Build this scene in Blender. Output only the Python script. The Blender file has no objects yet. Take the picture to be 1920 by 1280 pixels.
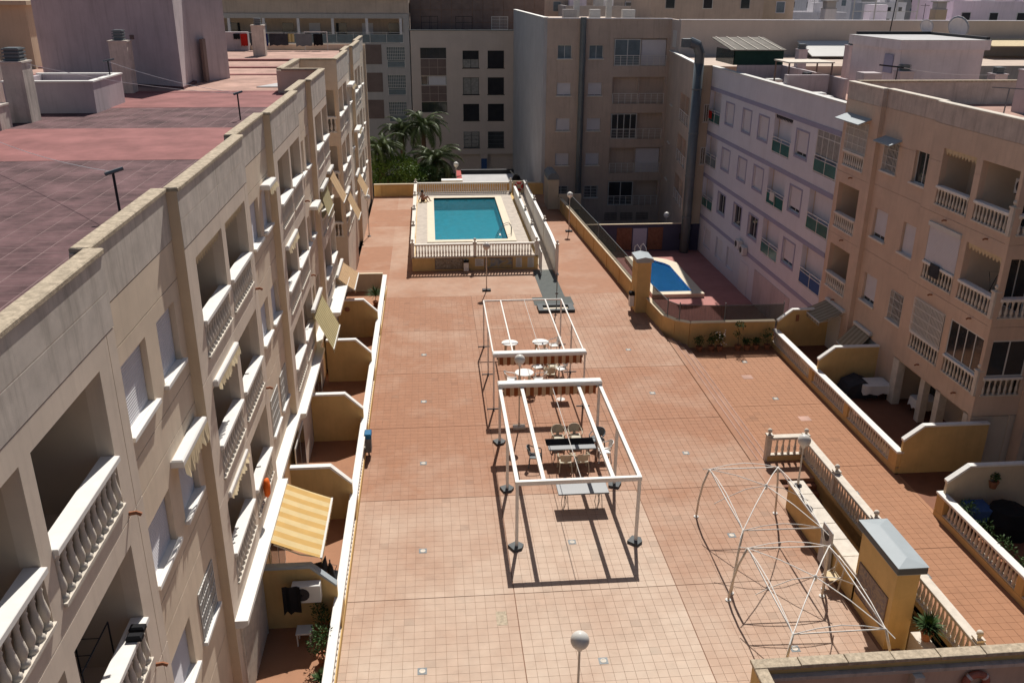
import bpy, math, random
from mathutils import Vector, Matrix
random.seed(7)
SC = bpy.context.scene
COL = SC.collection
R = math.radians
# ---------------------------------------------------------------- camera, world, sun, exposure
cam_d = bpy.data.cameras.new('camera'); cam = bpy.data.objects.new('camera', cam_d); COL.objects.link(cam)
yaw, pitch, roll = R(5.2805), R(21.767), R(0.3714)
d = Vector((math.sin(yaw)*math.cos(pitch), math.cos(yaw)*math.cos(pitch), -math.sin(pitch)))
r = Vector((math.cos(yaw), -math.sin(yaw), 0)); u = r.cross(d)
r2 = r*math.cos(roll)+u*math.sin(roll); u2 = u*math.cos(roll)-r*math.sin(roll)
cam.matrix_world = Matrix(((r2.x, u2.x, -d.x, 0), (r2.y, u2.y, -d.y, 0), (r2.z, u2.z, -d.z, 17.4), (0, 0, 0, 1)))
cam_d.sensor_width = 36; cam_d.lens = 1663.4/1920*36; cam_d.clip_end = 6000; cam_d.clip_start = 0.3
SC.camera = cam
SUN = Vector((0.16, 0.808, 1.0))
world = bpy.data.worlds.new('World'); SC.world = world; world.use_nodes = True
nt = world.node_tree; bg = nt.nodes['Background']
sky = nt.nodes.new('ShaderNodeTexSky'); sky.sky_type = 'NISHITA'; sky.sun_disc = False
sky.sun_elevation = math.atan(1/0.8237); sky.sun_rotation = math.atan2(SUN.x, SUN.y)
sky.air_density = 1.0; sky.dust_density = 1.5
nt.links.new(sky.outputs[0], bg.inputs[0]); bg.inputs[1].default_value = 0.05
sd = bpy.data.lights.new('sun', 'SUN'); sun = bpy.data.objects.new('sun', sd); COL.objects.link(sun)
sd.energy = 5.0; sd.angle = R(0.5); sd.color = (1.0, 0.95, 0.88)
sun.rotation_euler = SUN.to_track_quat('Z', 'Y').to_euler(); sun.location = (20, 60, 80)
SC.view_settings.view_transform = 'Standard'; SC.view_settings.look = 'None'
SC.view_settings.exposure = 0.15; SC.view_settings.gamma = 1.0; SC.view_settings.use_curve_mapping = False

# ---------------------------------------------------------------- materials
def nodes(name):
    m = bpy.data.materials.new(name); m.use_nodes = True
    return m, m.node_tree.nodes, m.node_tree.links, m.node_tree.nodes['Principled BSDF']
def mat(name, col, rough=0.85, var=0.12, scale=1.2, bump=0.0, bscale=60, metal=0, streak=0.0, streak_col=None, spec=0.15):
    """colour with broad blotches, optional vertical dirt streaks and fine relief"""
    m, N, L, P = nodes(name)
    P.inputs['Roughness'].default_value = rough; P.inputs['Metallic'].default_value = metal
    P.inputs['Specular IOR Level'].default_value = spec
    g = N.new('ShaderNodeNewGeometry')
    n1 = N.new('ShaderNodeTexNoise'); n1.inputs['Scale'].default_value = scale; n1.inputs['Detail'].default_value = 5
    n1.inputs['Roughness'].default_value = 0.65
    L.new(g.outputs['Position'], n1.inputs['Vector'])
    r1 = N.new('ShaderNodeMapRange'); r1.inputs[1].default_value = 0.3; r1.inputs[2].default_value = 0.7
    r1.inputs[3].default_value = 1-var; r1.inputs[4].default_value = 1+var*0.8
    L.new(n1.outputs[0], r1.inputs[0])
    mx = N.new('ShaderNodeVectorMath'); mx.operation = 'SCALE'; mx.inputs[0].default_value = col[:3]
    L.new(r1.outputs[0], mx.inputs['Scale']); out = mx.outputs[0]
    if streak > 0:
        mp = N.new('ShaderNodeMapping'); mp.inputs['Scale'].default_value = (2.6, 2.6, 0.22)
        L.new(g.outputs['Position'], mp.inputs[0])
        n2 = N.new('ShaderNodeTexNoise'); n2.inputs['Scale'].default_value = 1.5; n2.inputs['Detail'].default_value = 6
        n2.inputs['Roughness'].default_value = 0.7
        L.new(mp.outputs[0], n2.inputs['Vector'])
        r3 = N.new('ShaderNodeMapRange'); r3.inputs[1].default_value = 0.5; r3.inputs[2].default_value = 0.78
        r3.inputs[3].default_value = 0; r3.inputs[4].default_value = streak
        L.new(n2.outputs[0], r3.inputs[0])
        mc = N.new('ShaderNodeMix'); mc.data_type = 'RGBA'
        L.new(r3.outputs[0], mc.inputs[0]); L.new(out, mc.inputs[6])
        sc = streak_col or (col[0]*0.4, col[1]*0.38, col[2]*0.36); mc.inputs[7].default_value = (*sc[:3], 1)
        out = mc.outputs[2]
    L.new(out, P.inputs['Base Color'])
    if bump > 0:
        n4 = N.new('ShaderNodeTexNoise'); n4.inputs['Scale'].default_value = bscale; n4.inputs['Detail'].default_value = 3
        L.new(g.outputs['Position'], n4.inputs['Vector'])
        b = N.new('ShaderNodeBump'); b.inputs['Strength'].default_value = bump; b.inputs['Distance'].default_value = 0.02
        L.new(n4.outputs[0], b.inputs['Height']); L.new(b.outputs[0], P.inputs['Normal'])
    return m

def tile_mat(name, base, pale, size=0.3, pale_amt=0.6, seed=0.0, rough=0.6, edge=0):
    """terracotta paving: per-tile, per-bay and blotchy colour"""
    m, N, L, P = nodes(name)
    g = N.new('ShaderNodeNewGeometry')
    def snap(s, off):
        a = N.new('ShaderNodeVectorMath'); a.operation = 'ADD'; a.inputs[1].default_value = off
        L.new(g.outputs['Position'], a.inputs[0])
        b = N.new('ShaderNodeVectorMath'); b.operation = 'DIVIDE'; b.inputs[1].default_value = (s[0], s[1], 1000)
        L.new(a.outputs[0], b.inputs[0])
        c = N.new('ShaderNodeVectorMath'); c.operation = 'FLOOR'; L.new(b.outputs[0], c.inputs[0])
        w = N.new('ShaderNodeTexWhiteNoise'); L.new(c.outputs[0], w.inputs['Vector']); return w.outputs['Value']
    oi = N.new('ShaderNodeObjectInfo'); ad = N.new('ShaderNodeMath'); ad.operation = 'ADD'
    L.new(g.outputs['Random Per Island'], ad.inputs[0]); L.new(oi.outputs['Random'], ad.inputs[1])
    frc = N.new('ShaderNodeMath'); frc.operation = 'FRACT'; L.new(ad.outputs[0], frc.inputs[0]); t = frc.outputs[0]
    bay = snap((5.1, 5.7), (3.0-0.1+5.1*20+seed, -22.47+570, 500))
    n1 = N.new('ShaderNodeTexNoise'); n1.inputs['Scale'].default_value = 0.35; n1.inputs['Detail'].default_value = 6
    n1.inputs['Roughness'].default_value = 0.62; L.new(g.outputs['Position'], n1.inputs['Vector'])
    n2 = N.new('ShaderNodeTexNoise'); n2.inputs['Scale'].default_value = 2.2; n2.inputs['Detail'].default_value = 5
    L.new(g.outputs['Position'], n2.inputs['Vector'])
    def math_(op, a, b):
        k = N.new('ShaderNodeMath'); k.operation = op
        for i, v in enumerate((a, b)):
            if isinstance(v, (int, float)): k.inputs[i].default_value = v
            else: L.new(v, k.inputs[i])
        return k.outputs[0]
    # paler towards the near bays: bleaching, plus glossy sheen painted into the colour
    sep = N.new('ShaderNodeSeparateXYZ'); L.new(g.outputs['Position'], sep.inputs[0])
    mr = N.new('ShaderNodeMapRange'); mr.inputs[1].default_value = 34; mr.inputs[2].default_value = 18.5
    mr.inputs[3].default_value = 0.10; mr.inputs[4].default_value = 0.80; L.new(sep.outputs[1], mr.inputs[0])
    f = math_('ADD', math_('MULTIPLY', math_('SUBTRACT', n1.outputs[0], 0.5), 1.1), math_('MULTIPLY', math_('SUBTRACT', bay, 0.5), 0.40))
    f = math_('ADD', f, mr.outputs[0])
    f = math_('ADD', f, math_('MULTIPLY', math_('SUBTRACT', t, 0.5), 0.045))
    f = math_('MULTIPLY', f, pale_amt)
    cl = N.new('ShaderNodeClamp'); L.new(f, cl.inputs[0])
    mc = N.new('ShaderNodeMix'); mc.data_type = 'RGBA'; L.new(cl.outputs[0], mc.inputs[0])
    mc.inputs[6].default_value = (*base, 1); mc.inputs[7].default_value = (*pale, 1)
    v = math_('ADD', math_('MULTIPLY', n2.outputs[0], 0.26), 0.87)
    v = math_('MULTIPLY', v, math_('ADD', math_('MULTIPLY', t, 0.035), 0.98))
    n3 = N.new('ShaderNodeTexNoise'); n3.inputs['Scale'].default_value = 0.9; n3.inputs['Detail'].default_value = 9; n3.inputs['Roughness'].default_value = 0.75
    L.new(g.outputs['Position'], n3.inputs['Vector'])
    sr = N.new('ShaderNodeMapRange'); sr.inputs[1].default_value = 0.56; sr.inputs[2].default_value = 0.72; sr.inputs[3].default_value = 1.0; sr.inputs[4].default_value = 0.82
    L.new(n3.outputs[0], sr.inputs[0]); v = math_('MULTIPLY', v, sr.outputs[0])
    # odd replaced tile now and then
    odd = math_('GREATER_THAN', t, 0.988); v = math_('MULTIPLY', v, math_('SUBTRACT', 1.0, math_('MULTIPLY', odd, 0.16)))
    s = N.new('ShaderNodeVectorMath'); s.operation = 'SCALE'; L.new(mc.outputs[2], s.inputs[0]); L.new(v, s.inputs['Scale'])
    L.new(s.outputs[0], P.inputs['Base Color']); P.inputs['Roughness'].default_value = rough
    P.inputs['Specular IOR Level'].default_value = 0.12
    return m

def stripes(name, a, b, w, axis=0, rough=0.9, trans=0.0):
    m, N, L, P = nodes(name)
    tc = N.new('ShaderNodeTexCoord'); sp = N.new('ShaderNodeSeparateXYZ'); L.new(tc.outputs['Object'], sp.inputs[0])
    k = N.new('ShaderNodeMath'); k.operation = 'DIVIDE'; L.new(sp.outputs[axis], k.inputs[0]); k.inputs[1].default_value = w
    fr = N.new('ShaderNodeMath'); fr.operation = 'PINGPONG'; L.new(k.outputs[0], fr.inputs[0]); fr.inputs[1].default_value = 1
    gt = N.new('ShaderNodeMath'); gt.operation = 'GREATER_THAN'; L.new(fr.outputs[0], gt.inputs[0]); gt.inputs[1].default_value = 0.5
    nz = N.new('ShaderNodeTexNoise'); nz.inputs['Scale'].default_value = 3; L.new(tc.outputs['Object'], nz.inputs['Vector'])
    mr = N.new('ShaderNodeMapRange'); mr.inputs[3].default_value = 0.85; mr.inputs[4].default_value = 1.12; L.new(nz.outputs[0], mr.inputs[0])
    mc = N.new('ShaderNodeMix'); mc.data_type = 'RGBA'; L.new(gt.outputs[0], mc.inputs[0])
    mc.inputs[6].default_value = (*a, 1); mc.inputs[7].default_value = (*b, 1)
    s = N.new('ShaderNodeVectorMath'); s.operation = 'SCALE'; L.new(mc.outputs[2], s.inputs[0]); L.new(mr.outputs[0], s.inputs['Scale'])
    L.new(s.outputs[0], P.inputs['Base Color']); P.inputs['Roughness'].default_value = rough
    if trans:
        tr = N.new('ShaderNodeBsdfTranslucent'); L.new(s.outputs[0], tr.inputs[0])
        mx = N.new('ShaderNodeMixShader'); mx.inputs[0].default_value = trans
        L.new(P.outputs[0], mx.inputs[1]); L.new(tr.outputs[0], mx.inputs[2])
        L.new(mx.outputs[0], N['Material Output'].inputs[0])
    return m

def see_through(name, col, alpha, scale=0):
    m, N, L, P = nodes(name)
    P.inputs['Base Color'].default_value = (*col, 1); P.inputs['Roughness'].default_value = 0.9
    P.inputs['Alpha'].default_value = alpha
    if scale:
        g = N.new('ShaderNodeNewGeometry'); mp = N.new('ShaderNodeMapping'); mp.inputs['Scale'].default_value = (1, 1, 0.06)
        L.new(g.outputs['Position'], mp.inputs[0])
        n = N.new('ShaderNodeTexNoise'); n.inputs['Scale'].default_value = scale; n.inputs['Detail'].default_value = 4
        L.new(mp.outputs[0], n.inputs['Vector'])
        mr = N.new('ShaderNodeMapRange'); mr.inputs[1].default_value = 0.3; mr.inputs[2].default_value = 0.7
        mr.inputs[3].default_value = 0.55; mr.inputs[4].default_value = 1.5; L.new(n.outputs[0], mr.inputs[0])
        s = N.new('ShaderNodeVectorMath'); s.operation = 'SCALE'; s.inputs[0].default_value = col
        L.new(mr.outputs[0], s.inputs['Scale']); L.new(s.outputs[0], P.inputs['Base Color'])
    return m

def water_mat(name, tint, body=(0.03, 0.24, 0.32), refl=0.1, ripple=5.0, bump=0.5):
    m, N, L, P = nodes(name); N.remove(P)
    tr = N.new('ShaderNodeBsdfTransparent'); tr.inputs[0].default_value = (*tint, 1)
    gl = N.new('ShaderNodeBsdfGlossy'); gl.inputs['Roughness'].default_value = 0.04
    fr = N.new('ShaderNodeFresnel'); fr.inputs[0].default_value = 1.33
    g = N.new('ShaderNodeNewGeometry'); n = N.new('ShaderNodeTexNoise'); n.inputs['Scale'].default_value = ripple
    n.inputs['Detail'].default_value = 3; L.new(g.outputs['Position'], n.inputs['Vector'])
    b = N.new('ShaderNodeBump'); b.inputs['Strength'].default_value = bump; b.inputs['Distance'].default_value = 0.05
    L.new(n.outputs[0], b.inputs['Height']); L.new(b.outputs[0], gl.inputs['Normal']); L.new(b.outputs[0], fr.inputs['Normal'])
    df = N.new('ShaderNodeBsdfDiffuse'); df.inputs[0].default_value = (*body, 1); L.new(b.outputs[0], df.inputs['Normal'])
    m0 = N.new('ShaderNodeMixShader'); m0.inputs[0].default_value = 0.4; L.new(tr.outputs[0], m0.inputs[1]); L.new(df.outputs[0], m0.inputs[2])
    mx = N.new('ShaderNodeMixShader'); L.new(fr.outputs[0], mx.inputs[0]); L.new(m0.outputs[0], mx.inputs[1]); L.new(gl.outputs[0], mx.inputs[2])
    L.new(mx.outputs[0], N['Material Output'].inputs[0]); return m

def caustic_mat(name, col, amt, scale):
    """pool lining with caustic light mottling painted into its blue"""
    m, N, L, P = nodes(name); g = N.new('ShaderNodeNewGeometry')
    v = N.new('ShaderNodeTexVoronoi'); v.inputs['Scale'].default_value = scale
    n = N.new('ShaderNodeTexNoise'); n.inputs['Scale'].default_value = scale*0.5; L.new(g.outputs['Position'], n.inputs['Vector'])
    av = N.new('ShaderNodeVectorMath'); av.operation = 'ADD'; L.new(g.outputs['Position'], av.inputs[0]); L.new(n.outputs['Color'], av.inputs[1])
    L.new(av.outputs[0], v.inputs['Vector'])
    mr = N.new('ShaderNodeMapRange'); mr.inputs[1].default_value = 0.1; mr.inputs[2].default_value = 0.7
    mr.inputs[3].default_value = 1-amt; mr.inputs[4].default_value = 1+amt; L.new(v.outputs['Distance'], mr.inputs[0])  # caustic light from the water put into the lining's tone
    s = N.new('ShaderNodeVectorMath'); s.operation = 'SCALE'; s.inputs[0].default_value = col; L.new(mr.outputs[0], s.inputs['Scale'])
    L.new(s.outputs[0], P.inputs['Base Color']); P.inputs['Roughness'].default_value = 0.5
    return m

def mosaic_mat(name, cols, scale):
    """painted tile picture: blotches of a few colours"""
    m, N, L, P = nodes(name); g = N.new('ShaderNodeNewGeometry')
    n = N.new('ShaderNodeTexNoise'); n.inputs['Scale'].default_value = scale; n.inputs['Detail'].default_value = 7
    n.inputs['Distortion'].default_value = 1.2; L.new(g.outputs['Position'], n.inputs['Vector'])
    cr = N.new('ShaderNodeValToRGB'); L.new(n.outputs[0], cr.inputs[0]); e = cr.color_ramp.elements
    while len(e) < len(cols): e.new(0.5)
    for i, c in enumerate(cols): e[i].position = 0.34+0.32*i/(len(cols)-1); e[i].color = (*c, 1)
    L.new(cr.outputs[0], P.inputs['Base Color']); P.inputs['Roughness'].default_value = 0.4; return m

M = {}
M['facade'] = mat('facade_render', (0.68, 0.58, 0.48), var=0.10, scale=0.8, bump=0.15, bscale=110, streak=0.22)
M['facade2'] = mat('facade_render_recess', (0.68, 0.565, 0.44), var=0.10, scale=0.8, bump=0.15, bscale=110, streak=0.16)
M['facade_r'] = mat('beige_render', (0.62, 0.47, 0.365), var=0.10, scale=0.7, bump=0.12, bscale=110, streak=0.24)
M['loggia'] = mat('loggia_paint', (0.58, 0.48, 0.38), var=0.06)
M['parapet'] = mat('weathered_render', (0.57, 0.51, 0.45), var=0.18, scale=1.6, bump=0.15, bscale=90, streak=0.6, streak_col=(0.16, 0.14, 0.11))
M['parapet_r'] = mat('weathered_beige_render', (0.56, 0.475, 0.42), var=0.18, scale=1.6, bump=0.1, bscale=90, streak=0.6, streak_col=(0.20, 0.17, 0.15))
M['coping'] = mat('lichen_coping', (0.44, 0.365, 0.27), var=0.38, scale=9, bump=0.4, bscale=40, streak=0.4)
M['yellow'] = mat('ochre_wall_paint', (0.60, 0.41, 0.18), var=0.10, scale=1.5, bump=0.12, bscale=30, streak=0.18)
M['cream'] = mat('cream_wall_paint', (0.60, 0.50, 0.36), var=0.08, scale=1.5, streak=0.15)
M['white'] = mat('white_paint', (0.76, 0.74, 0.70), rough=0.6, var=0.05, scale=3, streak=0.12)
M['stone'] = mat('cast_stone', (0.62, 0.56, 0.48), rough=0.8, var=0.14, scale=4, bump=0.2, bscale=50)
M['stone_w'] = mat('white_cast_stone', (0.70, 0.65, 0.58), rough=0.8, var=0.10, scale=4)
M['blind'] = mat('roller_blind', (0.64, 0.62, 0.64), rough=0.6, var=0.04, scale=2)
M['tile'] = tile_mat('terracotta_tiles', (0.315, 0.15, 0.083), (0.53, 0.42, 0.33), pale_amt=1.0)
M['tile_low'] = tile_mat('orange_tiles', (0.335, 0.16, 0.085), (0.39, 0.215, 0.13), seed=60, pale_amt=0.35)
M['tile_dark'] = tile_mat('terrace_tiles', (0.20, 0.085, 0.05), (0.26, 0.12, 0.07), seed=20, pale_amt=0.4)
M['grout'] = mat('grout', (0.235, 0.135, 0.09), var=0.2)
M['roofjoint'] = mat('roof_joints', (0.22, 0.15, 0.145), var=0.3)
M['grey'] = mat('grey_render', (0.48, 0.47, 0.47), var=0.10, scale=0.4, streak=0.3)
M['greyroof'] = mat('grey_cap', (0.34, 0.38, 0.40), rough=0.5, var=0.06)
M['roofpink'] = mat('red_roof_paint', (0.27, 0.118, 0.112), var=0.28, scale=0.7)
M['roofdark'] = mat('worn_roof_pavers', (0.13, 0.073, 0.076), var=0.55, scale=1.1)
M['roofpale'] = mat('faded_roof', (0.42, 0.265, 0.215), var=0.35, scale=0.6)
M['lilac'] = mat('lilac_render', (0.62, 0.62, 0.67), var=0.07, scale=0.5, streak=0.12)
M['lilac_band'] = mat('lilac_band', (0.32, 0.32, 0.43), var=0.05)
M['lilac_roof'] = mat('roof_tower_render', (0.50, 0.44, 0.45), var=0.12, scale=0.6, streak=0.45)
M['brown'] = mat('brown_render', (0.53, 0.425, 0.35), var=0.12, scale=0.5, streak=0.4)
M['taupe'] = mat('taupe_render', (0.58, 0.49, 0.43), var=0.07, scale=0.5, streak=0.12)
M['panel'] = mat('brown_cladding', (0.19, 0.14, 0.125), rough=0.6, var=0.15)
M['frame'] = mat('white_metal', (0.62, 0.61, 0.58), rough=0.45, var=0.03)
M['framew'] = mat('white_steel', (0.74, 0.72, 0.68), rough=0.45, var=0.06, scale=3)
M['dark'] = mat('dark_metal', (0.035, 0.035, 0.04), rough=0.5, var=0.2)
M['grey_metal'] = mat('grey_metal', (0.16, 0.18, 0.19), rough=0.45, var=0.12)
M['side'] = mat('side_bounce_tint', (0.68, 0.54, 0.38), var=0.08, scale=1.0, bump=0.1, bscale=90, streak=0.15)  # warm bounce light painted into the colour of the bay side faces
M['roof_tower'] = mat('white_roof_tower_render', (0.66, 0.60, 0.62), var=0.12, scale=0.6, streak=0.35)
M['corr'] = mat('corrugated_cover', (0.17, 0.155, 0.135), var=0.3, scale=2)
M['duct'] = mat('duct_metal', (0.13, 0.15, 0.16), rough=0.4, var=0.15, metal=0.2, spec=0.5)
M['glass'] = mat('window_glass', (0.03, 0.035, 0.04), rough=0.08, var=0.3, scale=1, spec=0.6)
M['net_d'] = mat('dark_green_net', (0.02, 0.05, 0.042), rough=0.9, var=0.2)
M['glass_g'] = mat('green_glass', (0.03, 0.13, 0.125), rough=0.2, var=0.2, spec=0.5)
M['glass_b'] = mat('frosted_glass', (0.16, 0.20, 0.22), rough=0.25, var=0.2)
M['curtain'] = mat('curtain_behind_glass', (0.30, 0.29, 0.27), rough=0.5, var=0.25, scale=4)
M['bark'] = mat('palm_trunk', (0.13, 0.085, 0.055), var=0.4, scale=8, bump=0.8, bscale=15)
M['leaf'] = mat('leaf_green', (0.095, 0.16, 0.03), rough=0.6, var=0.5, scale=2)
M['frond'] = mat('palm_frond', (0.095, 0.13, 0.05), rough=0.5, var=0.4, scale=1)
M['plant'] = mat('pot_plant', (0.05, 0.095, 0.03), rough=0.6, var=0.5, scale=5)
M['blue'] = mat('blue_plastic', (0.02, 0.14, 0.28), rough=0.4, var=0.05)
M['red'] = mat('red_cloth', (0.42, 0.02, 0.015), rough=0.7, var=0.1)
M['orange'] = mat('orange_cloth', (0.75, 0.14, 0.02), rough=0.7, var=0.1)
M['navy'] = mat('navy_cloth', (0.02, 0.03, 0.13), rough=0.8, var=0.2)
M['black'] = mat('black_cloth', (0.015, 0.015, 0.017), rough=0.85, var=0.3)
M['charcoal'] = mat('charcoal_cloth', (0.05, 0.052, 0.06), rough=0.9, var=0.3)
M['clay'] = mat('clay_pot', (0.30, 0.13, 0.07), rough=0.8, var=0.15)
M['plastic'] = mat('cream_plastic', (0.52, 0.47, 0.36), rough=0.4, var=0.05)
M['plastic_w'] = mat('white_plastic', (0.74, 0.73, 0.70), rough=0.35, var=0.03)
M['table_g'] = mat('grey_table_top', (0.17, 0.18, 0.19), rough=0.35, var=0.06, spec=0.5)
M['rubber'] = mat('rubber_foot', (0.085, 0.095, 0.10), rough=0.6, var=0.1)
M['globe'] = mat('opal_globe', (0.60, 0.58, 0.54), rough=0.3, var=0.03)
M['globe_w'] = mat('clean_opal_globe', (0.78, 0.77, 0.72), rough=0.3, var=0.02)
M['aw_near'] = stripes('yellow_striped_canvas', (0.66, 0.42, 0.14), (0.74, 0.58, 0.30), 0.25, 0, trans=0.25)
M['aw_olive'] = stripes('olive_striped_canvas', (0.40, 0.33, 0.14), (0.55, 0.48, 0.28), 0.14, 0, trans=0.25)
M['aw_tan'] = stripes('tan_canvas', (0.55, 0.36, 0.18), (0.58, 0.40, 0.22), 0.3, 0, trans=0.2)
M['aw_or'] = stripes('orange_striped_canvas', (0.62, 0.42, 0.22), (0.36, 0.22, 0.12), 0.10, 0, trans=0.2)
M['aw_grey'] = stripes('beige_striped_canvas', (0.42, 0.36, 0.26), (0.30, 0.25, 0.17), 0.16, 0, trans=0.2)
M['valance'] = stripes('brown_striped_valance', (0.24, 0.07, 0.02), (0.52, 0.38, 0.24), 0.16, 0)
M['canvas'] = mat('old_canvas', (0.62, 0.50, 0.32), rough=0.9, var=0.15, scale=5)
M['street'] = mat('street_asphalt', (0.06, 0.058, 0.056), var=0.25, scale=0.2)
M['deck'] = mat('pool_deck_stone', (0.50, 0.44, 0.38), var=0.15, scale=2.5, bump=0.1)
M['coping_p'] = mat('pool_coping', (0.68, 0.60, 0.47), var=0.06, scale=3)
M['pool'] = caustic_mat('pool_lining', (0.055, 0.30, 0.385), 0.22, 2.6)
M['pool2'] = caustic_mat('small_pool_lining', (0.07, 0.36, 0.80), 0.6, 4.5)
M['water'] = water_mat('pool_water', (0.45, 0.93, 0.97))
M['water2'] = water_mat('small_pool_water', (0.35, 0.75, 0.98), body=(0.02, 0.16, 0.42), ripple=6, bump=0.8)
M['court'] = mat('pink_court', (0.42, 0.19, 0.17), var=0.12, scale=0.8)
M['purple'] = mat('purple_wall', (0.065, 0.065, 0.105), var=0.1)
M['mural_o'] = mat('orange_mural', (0.17, 0.08, 0.055), var=0.3, scale=6)
M['reed'] = see_through('brushwood_screen', (0.085, 0.055, 0.048), 0.88, 18)
M['net'] = see_through('green_net', (0.04, 0.055, 0.05), 0.72, 12)
M['carpet'] = mat('grey_carpet', (0.115, 0.125, 0.12), rough=0.95, var=0.12, scale=3)
M['skin'] = mat('skin', (0.34, 0.17, 0.11), rough=0.6, var=0.06)
M['hair'] = mat('dark_hair', (0.03, 0.018, 0.012), rough=0.6, var=0.2)
M['buoy'] = mat('red_lifebuoy', (0.40, 0.045, 0.035), rough=0.5, var=0.15)
M['buoy_f'] = mat('faded_lifebuoy', (0.42, 0.16, 0.11), rough=0.6, var=0.2, scale=6)
M['pic1'] = mosaic_mat('tile_picture_grey', [(0.10, 0.09, 0.07), (0.30, 0.27, 0.22), (0.16, 0.12, 0.08), (0.36, 0.32, 0.25)], 3.2)
M['pic2'] = mosaic_mat('tile_picture_shore', [(0.08, 0.10, 0.13), (0.20, 0.22, 0.24), (0.34, 0.25, 0.09), (0.16, 0.15, 0.13)], 2.0)
M['pic3'] = mosaic_mat('tile_picture_village', [(0.05, 0.05, 0.07), (0.14, 0.10, 0.11), (0.24, 0.17, 0.11), (0.10, 0.07, 0.08)], 4.0)
M['print'] = mat('sign_print', (0.12, 0.12, 0.12), var=0.1)
M['grey_box'] = mat('dark_grey_roof', (0.10, 0.11, 0.12), rough=0.5, var=0.1)
M['town'] = mat('pale_town_render', (0.72, 0.69, 0.70), var=0.10, scale=0.2, streak=0.3)
M['town2'] = mat('grey_town_render', (0.46, 0.43, 0.41), var=0.10, scale=0.2, streak=0.3)
M['town3'] = mat('sandy_town_render', (0.55, 0.44, 0.32), var=0.10, scale=0.2, streak=0.3)
M['town4'] = mat('pink_town_render', (0.70, 0.60, 0.66), var=0.10, scale=0.2, streak=0.3)
M['bluep'] = mat('blue_paint', (0.05, 0.10, 0.24), var=0.08)

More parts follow.
